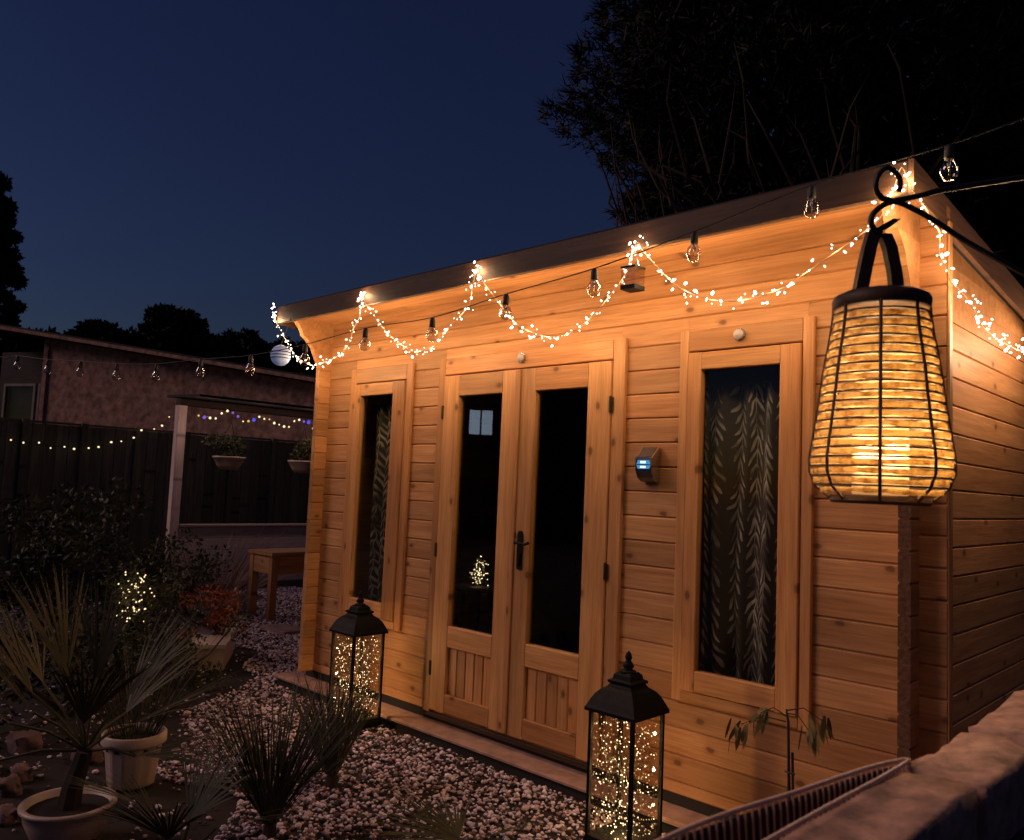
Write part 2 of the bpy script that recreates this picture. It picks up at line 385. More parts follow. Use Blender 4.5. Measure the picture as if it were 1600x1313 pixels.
# ------------------------------------------------------------------ the log cabin
cabin = thing('log_cabin', 'pine log cabin with double glazed doors, two tall windows and pent roof', 'cabin', (2.045, 0, 0))
P_ = 0.114; TH = 0.044; W_ = 4.09
LOGC = {}
def log(parent, x0, x1, z0, z1, y0=0.0, ax='x', top=None):
    """one wall log with chamfered joints; along x (front, y0 = face) or along y (side, y0 = outer face x, normal sign in top)"""
    h = z1-z0-0.0006; ln = x1-x0; c = min(0.0062, h*0.2)
    key = (round(ln, 4), round(h, 4), ax)
    if key not in LOGC:
        poly = [(0, -h/2+c), (c, -h/2), (TH-c, -h/2), (TH, -h/2+c), (TH, h/2-c), (TH-c, h/2), (c, h/2), (0, h/2-c)]
        LOGC[key] = MB().prism(poly, -ln/2, ln/2, 'x').mesh('log')
    if ax == 'x': return obj('log', LOGC[key], 'pine', parent, ((x0+x1)/2, y0, (z0+z1)/2))
    return obj('log', LOGC[key], 'pine', parent, (y0, (x0+x1)/2, (z0+z1)/2), rot=(0, 0, math.pi/2))
fz = [0.0] + [0.052+P_*k for k in range(22)]     # front course joints
TOPZ = 2.40
openings = [(0.415, 1.065, 0.42, 2.035), (1.325, 2.675, 0.0, 2.035), (2.985, 3.605, 0.42, 2.035)]
for a, b in zip(fz[:-1], fz[1:]):
    if a >= TOPZ: break
    b = min(b, TOPZ); segs = [(0.0, W_)]
    for (x0, x1, z0, z1) in openings:
        if a < z1-0.03 and b > z0+0.03:
            new = []
            for (p, q) in segs:
                if p < x0 and q > x1: new += [(p, x0+0.03), (x1-0.03, q)]
                else: new.append((p, q))
            segs = new
    for p, q in segs: log(cabin, p, q, a, b)
    for (x0, x1, z0, z1) in openings:
        if a < z1-0.03 and b > z1: log(cabin, x0+0.0305, x1-0.0305, z1-0.012, b)
        if a < z0 and b > z0+0.03: log(cabin, x0+0.0305, x1-0.0305, a, z0+0.012)
# side walls: courses half a log off, with crossing ends standing 9 cm forward
SL = 0.09
def under(y): return 2.395 - SL*y
DEP = 3.1
for k in range(22):
    a, b = max(0.0, -0.006+P_*k), -0.006+P_*(k+1)
    for xo in (3.999, 0.135):                 # right face of the right wall / of the left wall
        if b <= under(DEP):
            lo = log(cabin, -0.09, DEP, a, b, xo, 'y')
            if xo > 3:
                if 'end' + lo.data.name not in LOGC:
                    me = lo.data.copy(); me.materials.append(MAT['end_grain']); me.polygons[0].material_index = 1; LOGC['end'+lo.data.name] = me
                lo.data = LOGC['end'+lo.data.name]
# gable pieces under the sloping roof and the shaped brackets carrying the eaves
def gable(xo, nm):
    z0 = -0.006+P_*18
    zt = [z0 + P_*k for k in range(0, 5)]
    for k in range(4):
        a, b = zt[k]+0.0003, zt[k+1]-0.0003
        fr = [-0.09, -0.135, -0.235, -0.325]; f0 = fr[k]; f1 = fr[min(k+1, 3)] if k < 3 else -0.325
        ya = min(DEP, (2.395-a)/SL); yb = min(DEP, (2.395-b)/SL)
        if a > 2.41: continue
        bb = min(b, 2.42)
        poly = [(f0, a), (ya, a)] + ([(DEP, under(DEP))] if ya == DEP and yb < DEP else []) + [(max(yb, f1), bb)]
        # curved nose
        nose = []
        for i in range(5):
            t = 1-i/4; nose.append((f0+(f1-f0)*t**1.6, a+(bb-a)*t))
        poly = [p for p in poly] + nose[:-1]
        m = MB().prism(poly, -TH/2, TH/2, 'x')
        obj('log', m, 'pine', cabin, (xo-TH/2, 0, 0))
gable(3.999, 'r'); gable(0.135, 'l')
# back wall, floor, bearer
board('back_wall', cabin, 'dark_interior', (0.1, 4.0), (DEP-0.05, DEP), (0, 2.1))
board('floor', cabin, 'dark_interior', (0.14, 3.95), (0.05, DEP-0.06), (0.001, 0.02))
obj('bearer', MB().box(0.03, 4.06, 0.012, DEP-0.1, -0.05, -0.001), 'dark_base', cabin, (0, 0, 0))
# roof
yb0, yb1 = -0.33, 3.25
rf = obj('roof', MB().prism([(yb0, under(yb0)+0.006), (yb1, under(yb1)+0.006), (yb1, under(yb1)+0.05), (yb0, under(yb0)+0.05)], 0.012, 4.068, 'x'), 'roof_felt', cabin, (0, 0, 0))
ny = 8
for k in range(4):       # roof boards seen from below in the eaves
    a = -0.329+0.085*k; b = a+0.0835
    obj('soffit_board', MB().prism([(a, under(a)-0.012), (b, under(b)-0.012), (b, under(b)+0.004), (a, under(a)+0.004)], -2.02, 2.02, 'x'), 'pine', rf, (2.04, 0, 0))
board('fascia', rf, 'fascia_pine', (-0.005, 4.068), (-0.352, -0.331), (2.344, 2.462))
for x in (4.069, -0.006-0.02):
    poly = [(-0.352, 2.345), (yb1, 2.345-SL*(yb1+0.352)), (yb1, 2.463-SL*(yb1+0.352)), (-0.352, 2.463)]
    # built along its own length so that the grain follows the slope
    Ls = yb1+0.352
    m = MB().prism([(-Ls/2, -0.059+SL*Ls/2), (Ls/2, -0.059-SL*Ls/2), (Ls/2, 0.059-SL*Ls/2), (-Ls/2, 0.059+SL*Ls/2)], -0.01, 0.01, 'y')
    # poly given in (x, z) with extrusion along y; turn so local x follows world y
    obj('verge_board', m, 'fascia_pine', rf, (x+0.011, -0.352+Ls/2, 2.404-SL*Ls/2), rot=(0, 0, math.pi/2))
# windows
def window(x0, x1, g0, g1, s0, s1):
    z0, z1 = 0.455, 1.934
    wn_ = obj('window', MB().box(x0+0.03, x0+0.045, 0.002, 0.07, 0.45, 2.0).box(x1-0.045, x1-0.03, 0.002, 0.07, 0.45, 2.0).box(x0+0.046, x1-0.046, 0.002, 0.07, 1.985, 2.0).box(x0+0.046, x1-0.046, 0.002, 0.07, 0.45, 0.462), 'pine_frame', cabin, (0, 0, 0))
    # outer casing
    board('casing', wn_, 'pine_frame', (x0, s0-0.001), (-0.020, 0.0), (0.405, 2.04), 'z')
    board('casing', wn_, 'pine_frame', (s1+0.001, x1), (-0.020, 0.0), (0.405, 2.04), 'z')
    board('casing', wn_, 'pine_frame', (s0, s1), (-0.019, 0.0), (1.942, 2.039), 'x')
    board('casing', wn_, 'pine_frame', (s0, s1), (-0.019, 0.0), (0.406, z0-0.001), 'x')
    # sash
    for a, b in ((s0+0.001, g0), (g1, s1-0.001)): board('sash_rail', wn_, 'pine_frame', (a, b), (-0.029, 0.012), (z0, z1), 'z')
    board('sash_rail', wn_, 'pine_frame', (g0+0.0005, g1-0.0005), (-0.028, 0.012), (1.855, z1), 'x')
    board('sash_rail', wn_, 'pine_frame', (g0+0.0005, g1-0.0005), (-0.028, 0.012), (z0, 0.545), 'x')
    obj('pane', MB().box(g0-0.004, g1+0.004, -0.003, 0.001, 0.541, 1.859), 'pane_glass', wn_, (0, 0, 0))
    return wn_
window(0.412, 1.068, 0.545, 0.885, 0.474, 1.005)
window(2.982, 3.608, 3.099, 3.467, 3.030, 3.558)
# doors
dc = obj('door_lining', MB().box(1.34, 1.354, 0.003, 0.07, 0.0, 1.98).box(2.646, 2.66, 0.003, 0.07, 0.0, 1.98).box(1.355, 2.645, 0.003, 0.07, 1.966, 1.98).box(1.355, 2.645, 0.003, 0.065, 0.0, 0.02), 'pine_frame', cabin, (0, 0, 0))
board('casing', dc, 'pine_frame', (1.318, 1.377), (-0.022, 0.0), (0.002, 2.04), 'z')
board('casing', dc, 'pine_frame', (2.606, 2.682), (-0.022, 0.0), (0.002, 2.04), 'z')
board('casing', dc, 'pine_frame', (1.378, 2.605), (-0.021, 0.0), (1.942, 2.039), 'x')
board('threshold', dc, 'dark_timber', (1.33, 2.67), (-0.012, 0.06), (-0.028, 0.0015), 'x')
def door(x0, x1, g0, g1):
    d = obj('door', MB().box(g0-0.01, g1+0.01, 0.002, 0.012, 0.09, 0.42), 'pine_frame', cabin, (0, 0, 0))
    board('stile', d, 'pine_frame', (x0, g0), (-0.030, 0.014), (0.022, 1.934), 'z')
    board('stile', d, 'pine_frame', (g1, x1), (-0.030, 0.014), (0.022, 1.934), 'z')
    for a, b in ((0.022, 0.125), (0.385, 0.500), (1.811, 1.934)):
        board('rail', d, 'pine_frame', (g0+0.0005, g1-0.0005), (-0.029, 0.013), (a, b), 'x')
    nb = 5; wd = (g1-g0-0.002)/nb
    for k in range(nb): board('panel_board', d, 'pine_frame', (g0+0.001+k*wd, g0+0.001+(k+1)*wd-0.0008), (-0.012, 0.0015), (0.1255, 0.3845), 'z', 0.006)
    obj('pane', MB().box(g0-0.004, g1+0.004, -0.004, 0.0, 0.496, 1.815), 'pane_glass', d, (0, 0, 0))
    return d
dl = door(1.380, 1.990, 1.510, 1.862); dr = door(1.996, 2.604, 2.110, 2.461)
board('cover_strip', dl, 'pine_frame', (1.968, 2.004), (-0.040, -0.0305), (0.03, 1.93), 'z')
h = MB()
h.prism([(-0.013, -0.095), (0.013, -0.095), (0.018, -0.105+0.02), (0.018, 0.085), (0.009, 0.105), (-0.009, 0.105), (-0.018, 0.085), (-0.018, -0.085)], -0.008, 0.0, 'y')
h.tube([(0, -0.004, 0.045), (0, -0.045, 0.045), (0.025, -0.05, 0.046), (0.075, -0.048, 0.042), (0.095, -0.044, 0.050)], [0.008, 0.008, 0.008, 0.007, 0.008], 8)
h.tube([(0, -0.003, -0.045), (0, -0.014, -0.045)], 0.009, 8)
h.tube([(0.012, -0.012, -0.01), (0.004, -0.014, -0.05), (0.0, -0.012, -0.075)], 0.004, 6)
obj('handle', h, 'black_metal', dr, (2.048, -0.030, 0.968), smooth=False)
for z in (1.72, 0.92, 0.25):
    for dd, x in ((dr, 2.6045), (dl, 1.3785)):
        obj('hinge', MB().tube([(0, 0, -0.04), (0, 0, 0.04)], 0.007, 8).box(-0.016, 0.016, 0.002, 0.006, -0.035, 0.035), 'dark_timber', dd, (x, -0.031, z))
board('corner_trim', cabin, 'pine_frame', (4.0912, 4.1), (0.0, 0.04), (0.0, 2.34), 'z')

# round frosted lamps above the door and the right window
for x, lb in ((1.995, 'small round frosted puck lamp above the double doors'), (3.281, 'small round frosted puck lamp above the curtained window near the corner')):
    t = thing('puck_lamp', lb, 'lamp', (x, 0.0, 1.995), 'puck lamps over the openings')
    b = obj('lamp_base', MB().lathe([(0.0, 0.0), (0.027, 0.0), (0.027, 0.010), (0.0, 0.010)], 20), 'steel', t, (x, 0.001-0.021, 1.995), rot=(math.pi/2, 0, 0))
    obj('lamp_dome', MB().lathe([(0.024, 0.010), (0.0235, 0.017), (0.018, 0.023), (0.0, 0.026)], 20), 'frosted', t, (x, 0.001-0.021, 1.995), True, rot=(math.pi/2, 0, 0))

# curtains behind the glass
def curtain(x0, x1, lb, y=0.13, z0=0.32, z1=1.80, amp=0.030):
    nx, nz = 60, 24; vs = []; fs = []; uv = []
    for j in range(nz+1):
        for i in range(nx+1):
            s_ = i/nx; x = x0+(x1-x0)*s_; tz = j/nz
            yy = y + amp*math.sin(s_*2*math.pi*(3.4+1.6*s_)+0.7*math.sin(tz*3)) + 0.010*math.sin(s_*31+tz*2.2)
            xx = x + 0.012*math.sin(tz*5+s_*6)*(1-tz)
            vs.append((xx, yy, z0+(z1-z0)*tz)); uv.append(((s_+.045*math.sin(s_*9+1))*(x1-x0)*1.45, tz*(z1-z0)))
    for j in range(nz):
        for i in range(nx):
            a = j*(nx+1)+i; fs.append((a, a+1, a+nx+2, a+nx+1))
    me = bpy.data.meshes.new('curtain'); me.from_pydata(vs, [], fs); ul = me.uv_layers.new(name='UVMap')
    li = np.zeros(len(me.loops), dtype=np.int32); me.loops.foreach_get('vertex_index', li)
    ul.data.foreach_set('uv', np.array(uv)[li].ravel()); me.polygons.foreach_set('use_smooth', [True]*len(me.polygons))
    t = thing('curtain', lb, 'curtain', ((x0+x1)/2, y, z0), 'leaf curtains inside the windows')
    c = obj('fabric', me, 'leaf_curtain', t, (0, 0, 0))
    sm = c.modifiers.new('thickness', 'SOLIDIFY'); sm.thickness = 0.0015
    obj('curtain_rod', MB().tube([(x0-0.04, y, z1+0.008), (x1+0.04, y, z1+0.008)], 0.009, 8), 'dark_timber', t, (0, 0, 0))
curtain(3.02, 3.56, 'dark curtain with pale leaf sprays behind the window nearest the cabin corner post')
curtain(0.50, 0.93, 'dark curtain with pale leaf sprays behind the narrow window by the far lantern')

# a jar of tiny lights on a stool inside, seen through the door
st = thing('stool', 'small dark wooden stool inside the cabin behind the door glass', 'stool', (1.30, 0.40, 0.02))
obj('seat', MB().lathe([(0.0, 0.0), (0.14, 0.0), (0.15, 0.012), (0.14, 0.025), (0.0, 0.025)], 20), 'dark_timber', st, (1.30, 0.40, 0.655))
for k in range(4):
    a = math.pi/4+k*math.pi/2; obj('leg', MB().tube([(0.09*math.cos(a), 0.09*math.sin(a), 0.64), (0.13*math.cos(a), 0.13*math.sin(a), 0.0)], 0.013, 6), 'dark_timber', st, (1.30, 0.40, 0.02))
LEDM = None
def ledmesh(r=0.006, l=0.016):
    return MB().lathe([(0.0005, 0), (r*0.7, l*0.12), (r, l*0.42), (r*0.75, l*0.78), (0.0005, l)], 6).mesh('led', True)
def dots(mb, pts, r):
    for p in pts:
        x, y, z = p
        mb.add([(x+r, y, z), (x-r, y, z), (x, y+r, z), (x, y-r, z), (x, y, z+r), (x, y, z-r)], [(0,2,4),(2,1,4),(1,3,4),(3,0,4),(2,0,5),(1,2,5),(3,1,5),(0,3,5)])
    return mb
jl = thing('jar_light', 'glass jar of tiny warm lights seen through the left door pane', 'jar light', (1.30, 0.40, 0.68))
obj('jar', MB().lathe([(0.0, 0.0), (0.05, 0.0), (0.062, 0.02), (0.062, 0.12), (0.045, 0.145), (0.045, 0.16)], 20), 'lantern_glass', jl, (1.30, 0.40, 0.681), True)
jp = [(rng.normal(0, .026), rng.normal(0, .026), abs(rng.normal(.08, .045))) for _ in range(60)]
kind(obj('led', dots(MB(), jp, 0.0035), 'led_gold', jl, (1.30, 0.40, 0.685)), 'stuff')

# ------------------------------------------------------------------ solar wall light
t = thing('solar_wall_light', 'steel solar wall light with blue white glow beside the doors', 'wall light', (2.84, 0, 1.36))
sx, sz = 2.838, 1.43
body_poly = [(0.0, -0.078), (-0.026, -0.076), (-0.050, -0.060), (-0.064, -0.034), (-0.070, -0.004), (-0.070, 0.030), (-0.062, 0.034), (-0.02, 0.078), (0.0, 0.078)]
obj('body', MB().prism(body_poly, -0.040, 0.040, 'x'), 'dark_steel', t, (sx, -0.002, sz))
for sd2 in (-1, 1): obj('side_cheek', MB().prism([(p*1.05-0.001, q*1.02) for p, q in body_poly], sd2*0.0405, sd2*0.0445, 'x'), 'steel', t, (sx, -0.002, sz))
obj('solar_panel', MB().prism([(-0.0635, 0.0375), (-0.0225, 0.0812), (-0.0212, 0.0798), (-0.0622, 0.0362)], -0.037, 0.037, 'x'), 'solar_cell', t, (sx, -0.002, sz))
obj('panel_rim', MB().box(-0.041, 0.041, -0.004, 0.004, -0.002, 0.003), 'steel', t, (sx, -0.069, sz+0.033))
for k_, (z_, h2) in enumerate(((0.010, 0.009), (-0.012, 0.008))):
    obj('lens', MB().prism([(-0.037, -h2), (0.037, -h2), (0.030, h2), (-0.030, h2)] if k_ == 0 else [(-0.030, -h2), (0.030, -h2), (0.037, h2), (-0.037, h2)], -0.004, 0.0, 'y'), 'led_lens', t, (sx, -0.0725, sz+z_))
    obj('led', MB().prism([(-0.014, -h2*.55), (0.014, -h2*.55), (0.014, h2*.55), (-0.014, h2*.55)], -0.003, 0.0, 'y'), 'led_cool', t, (sx, -0.0768, sz+z_))

# ------------------------------------------------------------------ fairy light garland on the eaves
def catmull(P, step):
    P = [Vector(p) for p in P]; out = []
    for i in range(len(P)-1):
        p0, p1, p2, p3 = P[max(i-1, 0)], P[i], P[i+1], P[min(i+2, len(P)-1)]
        n = max(2, int((p2-p1).length/step))
        for k in range(n):
            t = k/n
            out.append(0.5*((2*p1)+(p2-p0)*t+(2*p0-5*p1+4*p2-p3)*t*t+(3*p1-p0-3*p2+p3)*t**3))
    out.append(P[-1]); return out
YB = -0.325
def sw(pts, y=YB): return [(x, y, z) for x, z in pts]
G = []
G += [(-0.03, -0.372, 2.425), (-0.005, -0.372, 2.36)] + sw([(0.069, 2.225), (0.206, 2.105), (0.409, 2.03), (0.542, 2.04), (0.696, 2.069), (0.813, 2.138), (0.85, 2.225), (0.905, 2.29)])
G += [(0.985, -0.375, 2.35), (1.0, -0.377, 2.415), (1.03, -0.375, 2.35)] + sw([(1.143, 2.202), (1.272, 2.114), (1.452, 2.032), (1.615, 2.046), (1.69, 2.109), (1.788, 2.174), (1.883, 2.242)])
G += [(1.96, -0.375, 2.33), (1.99, -0.377, 2.41), (2.03, -0.375, 2.34)] + sw([(2.121, 2.211), (2.239, 2.101), (2.37, 2.04), (2.493, 2.012), (2.609, 2.031), (2.718, 2.092), (2.805, 2.168), (2.889, 2.256)])
G += [(2.965, -0.372, 2.33), (2.985, -0.376, 2.37), (3.01, -0.372, 2.33)] + sw([(3.088, 2.225), (3.184, 2.144), (3.304, 2.088), (3.418, 2.065), (3.525, 2.071), (3.627, 2.094), (3.725, 2.144), (3.818, 2.194), (3.908, 2.242), (3.972, 2.29)])
G += [(4.03, -0.37, 2.36), (4.06, -0.38, 2.43), (4.085, -0.37, 2.36), (4.11, -0.30, 2.30), (4.12, -0.21, 2.255), (4.12, -0.176, 2.235), (4.12, -0.183, 2.161), (4.12, -0.11, 2.147), (4.12, -0.061, 2.10), (4.12, 0.093, 2.082), (4.12, 0.215, 2.057), (4.12, 0.345, 2.005), (4.12, 0.531, 1.99), (4.12, 0.734, 1.99), (4.12, 1.014, 2.004), (4.115, 1.3, 2.07), (4.112, 1.55, 2.16)]
gpath = catmull(G, 0.02)
gar = thing('fairy_light_garland', 'warm white fairy lights swagged along the cabin eaves', 'string lights', (2.0, YB, 2.3))
obj('wire', MB().tube(gpath, 0.0017, 4), 'pale_wire', gar, (0, 0, 0))
lm = ledmesh(0.0044, 0.014); lm.materials.append(MAT['led_warm']); lm2 = lm.copy(); lm2.materials.clear(); lm2.materials.append(MAT['led_soft'])
acc = 0; nxt = 0.0; cnt = 0; lastlight = 0
for a, b in zip(gpath[:-1], gpath[1:]):
    acc += (b-a).length
    if acc >= nxt:
        nxt = acc + random.uniform(0.014, 0.034); cnt += 1
        dv = Vector((random.gauss(0, .015), random.gauss(0, .008), random.gauss(-.004, .018)))
        if b.y > -0.3 and b.x > 4.0 and b.y < 1.6: dv.x = abs(dv.x)
        o = obj('led', random.choice((lm, lm, lm2)), 'led_warm', gar, b+dv, rot=(random.uniform(0, 6.3), random.uniform(-1.2, 1.2), random.uniform(0, 6.3)))
        k = random.choice((0.75, 0.9, 1.0, 1.15, 1.35)); o.scale = (k, k, k)
for cx_, cz_ in ((-0.02, 2.40), (1.0, 2.39), (1.99, 2.38), (2.985, 2.34), (4.06, 2.38)):       # gathered ends at the hooks
    for k_ in range(8):
        o = obj('led', lm, 'led_warm', gar, (cx_+random.gauss(0, .022), -0.378-random.random()*.012, cz_+random.gauss(0, .03)), rot=(random.uniform(0, 6.3), random.uniform(-1.2, 1.2), 0))
mp = []
for q_ in range(0, len(gpath), 1):
    if random.random() < .62: mp.append(gpath[q_]+Vector((random.gauss(0, .012), random.gauss(0, .006), random.gauss(0, .014))))
kind(obj('micro_led', dots(MB(), [(p.x+(.004 if p.x > 4.09 else 0), p.y, p.z) for p in mp], .0030), 'led_warm', gar, (0, 0, 0)), 'stuff')
GLOW = 1.38
acc = 0; nxt = 0.05
for a, b in zip(gpath[:-1], gpath[1:]):
    acc += (b-a).length
    if acc >= nxt:
        nxt = acc+0.12
        ld = bpy.data.lights.get('garland_glow') or bpy.data.lights.new('garland_glow', 'POINT')
        ld.energy = GLOW; ld.color = (1.0, 0.62, 0.31); ld.shadow_soft_size = 0.02
        p = b.copy()
        if p.x > 4.05 and p.y > -0.15: p.x += 0.10; ld = bpy.data.lights.get('side_glow') or bpy.data.lights.new('side_glow', 'POINT'); ld.energy = GLOW*1.2; ld.color = (1.0, 0.62, 0.36); ld.shadow_soft_size = 0.03
        put(bpy.data.objects.new('garland_glow', ld), gar, p)

# small glass jar and pale lantern hanging from the eaves
t = thing('hanging_jar', 'tiny square glass jar hanging from the eaves between two light swags', 'jar', (2.97, -0.36, 2.16))
obj('glass', MB().box(-0.036, 0.036, -0.036, 0.036, 0.0, 0.085), 'bulb_glass', t, (2.968, -0.38, 2.165))
obj('rim', MB().box(-0.038, 0.038, -0.038, 0.038, 0.086, 0.094), 'black_metal', t, (2.968, -0.38, 2.165))
obj('base', MB().box(-0.037, 0.037, -0.037, 0.037, -0.006, 0.012), 'black_metal', t, (2.968, -0.38, 2.165))
obj('hanger', MB().tube([(-0.03, 0, 0.092), (-0.012, 0, 0.15), (0, 0, 0.185), (0.012, 0, 0.15), (0.03, 0, 0.092)], 0.002, 5), 'steel', t, (2.968, -0.38, 2.165))
t = thing('paper_lantern', 'pale blue ribbed lantern hanging at the far eaves corner', 'lantern', (0.18, -0.40, 2.03))
pc = (0.175, -0.42, 2.10)
prof = []
for i in range(25):
    a = -math.pi/2*0.86+math.pi*0.86*i/24; prof.append((0.064*math.cos(a)*(1+0.03*(i % 2)), 0.070*math.sin(a)))
obj('shade', MB().lathe(prof, 24), 'blue_jar_paper', t, pc, True)
for zz in (-0.02, 0.0, 0.02): obj('band', MB().lathe([(0.060, zz-0.003), (0.0665, zz-0.003), (0.0665, zz+0.003), (0.060, zz+0.003)], 24, close=True), 'cable', t, pc)
obj('hanger', MB().tube([(0, 0, 0.08), (0, 0.06, 0.26)], 0.002, 5), 'cable', t, pc)

# ------------------------------------------------------------------ festoon of unlit bulbs
FB = [(-3.3, -1.235, 2.19), (-2.796, -1.178, 2.153), (-2.22, -1.11, 2.085), (-1.649, -1.05, 2.037), (-1.085, -0.988, 1.984), (-0.543, -0.928, 1.952), (-0.012, -0.869, 1.95), (0.517, -0.81, 1.941), (1.02, -0.755, 1.97), (1.505, -0.70, 2.02), (1.98, -0.648, 2.032), (2.428, -0.598, 2.097), (2.891, -0.546, 2.154), (3.337, -0.497, 2.24), (3.78, -0.448, 2.336), (4.212, -0.40, 2.385), (4.70, -0.345, 2.47)]
fs_ = thing('festoon_lights', 'dark cable of unlit clear glass bulbs strung in front of the cabin', 'string lights', (1.5, -0.7, 2.0))
top = [(x, y, z+0.075) for x, y, z in FB]; top = [(-5.2, -1.45, 2.62)] + top + [(5.6, -0.25, 2.66)]
obj('cable', MB().tube(catmull(top, 0.06), 0.0026, 5), 'cable', fs_, (0, 0, 0))
bm_ = MB().lathe([(0.0005, -0.046), (0.014, -0.043), (0.024, -0.033), (0.029, -0.018), (0.028, -0.004), (0.021, 0.012), (0.013, 0.024), (0.012, 0.028)], 14).mesh('bulb', True); bm_.materials.append(MAT['bulb_glass'])
sm_ = MB().lathe([(0.0005, 0.026), (0.0145, 0.026), (0.0155, 0.034), (0.0145, 0.060), (0.009, 0.074), (0.0005, 0.078)], 10).mesh('socket', True); sm_.materials.append(MAT['cable'])
fm_ = MB().tube([(-0.009, 0, 0.0), (-0.006, 0, 0.014), (0.0, 0, -0.02), (0.006, 0, 0.014), (0.009, 0, 0.0)], 0.0012, 4).tube([(0, 0, 0.0), (0, 0, 0.028)], 0.004, 5).mesh('filament'); fm_.materials.append(MAT['steel'])
for p in FB:
    b = obj('bulb', bm_, 'bulb_glass', fs_, p); obj('socket', sm_, 'cable', b, p); obj('filament', fm_, 'steel', b, p)

# ------------------------------------------------------------------ floor lanterns
def floor_lantern(loc, s, label, label2, seed, power):
    rs = np.random.default_rng(seed)
    t = thing('floor_lantern', label, 'lantern', loc, 'floor lanterns by the cabin')
    x, y, z = loc; hs = 0.098*s; H = 0.50*s
    L0 = (x, y, z)
    obj('base', MB().prism([(-hs-0.012, 0.0), (hs+0.012, 0.0), (hs+0.012, 0.018*s), (hs, 0.04*s), (-hs, 0.04*s), (-hs-0.012, 0.018*s)], -hs-0.012, hs+0.012, 'y'), 'black_metal', t, L0)
    for sx in (-1, 1):
        for sy in (-1, 1):
            obj('post', MB().box(sx*hs-0.007, sx*hs+0.007, sy*hs-0.007, sy*hs+0.007, 0.038*s, H), 'black_metal', t, L0)
            obj('foot', MB().lathe([(0.005, -0.002), (0.013, 0.0), (0.013, 0.004), (0.004, 0.006)], 8), 'black_metal', t, (x+sx*hs, y+sy*hs, z))
    for k in range(4):
        a = k*math.pi/2; c, sn = math.cos(a), math.sin(a)
        pts = [(hs-0.002, -hs+0.006), (hs+0.001, -hs+0.006), (hs+0.001, hs-0.006), (hs-0.002, hs-0.006)]
        pts = [(p*c-q*sn, p*sn+q*c) for p, q in pts]
        obj('pane', MB().prism(pts, 0.041*s, H-0.002, 'z'), 'lantern_glass', t, L0)
    # pagoda roof: square lathe with a curved profile
    q = math.sqrt(2)
    rp = [(hs+0.004, 0.0), (hs+0.020, 0.002), (hs+0.020, 0.014), (hs+0.014, 0.024), (hs*1.04, 0.045), (hs*0.93, 0.065), (hs*0.76, 0.084), (hs*0.58, 0.096), (hs*0.50, 0.108)]
    roof = obj('roof', MB().lathe([(r*q, h_*s+H-0.002) for r, h_ in rp], 4, rot=math.pi/4), 'black_metal', t, L0)
    obj('vent_cap', MB().lathe([(hs*0.56*q, H+0.108*s), (hs*0.58*q, H+0.118*s), (hs*0.44*q, H+0.124*s), (hs*0.40*q, H+0.140*s), (hs*0.30*q, H+0.150*s)], 4, rot=math.pi/4), 'black_metal', roof, L0)
    obj('finial', MB().lathe([(hs*0.36, H+0.148*s), (hs*0.30, H+0.156*s), (hs*0.16, H+0.160*s), (hs*0.24, H+0.172*s), (hs*0.16, H+0.186*s), (hs*0.10, H+0.192*s), (hs*0.15, H+0.206*s), (hs*0.09, H+0.222*s), (0.001, H+0.230*s)], 14), 'black_metal', roof, L0, True)
    # the tangle of tiny lights inside is its own thing
    tg = thing('fairy_light_tangle', label2, 'string lights', (x, y, z+0.042*s), 'light tangles inside the floor lanterns')
    n = 460; pts = []
    for i in range(n):
        px, py = rs.uniform(-.9, .9, 2)*hs; u = rs.random(); pz = (0.05 + (H/s-0.075)*u**1.15)*s
        if i % 2: px = (.80+.12*rs.random())*hs*rs.choice((-1, 1)); 
        if i % 4 == 2: py = (.80+.12*rs.random())*hs*rs.choice((-1, 1))
        pts.append((px, py, pz))
    kind(obj('led', dots(MB(), pts[::2], 0.0031), 'led_gold', tg, L0), 'stuff'); kind(obj('dim_led', dots(MB(), pts[1::2], 0.0028), 'led_amber', tg, L0), 'stuff')
    wp = [Vector(p) for p in pts[::4]]
    obj('wire', MB().tube(catmull(wp, 0.05), 0.0006, 3, False), 'cable', tg, L0)
    for k in range(3):
        ld = bpy.data.lights.new('tangle_glow', 'POINT'); ld.energy = power/3; ld.color = (1.0, 0.60, 0.24); ld.shadow_soft_size = 0.006
        put(bpy.data.objects.new('tangle_glow', ld), tg, (x, y, z+(0.10+0.14*k)*s))
floor_lantern((3.02, -0.40, GZ+0.001), 1.04, 'tall black metal floor lantern on the gravel before the corner window', 'tangle of gold micro lights inside the lantern before the corner window', 3, 3.6)
floor_lantern((1.03, -0.29, GZ+0.001), 1.04, 'tall black metal floor lantern on the gravel behind the spiky palm', 'tangle of gold micro lights inside the lantern behind the spiky palm', 5, 3.6)

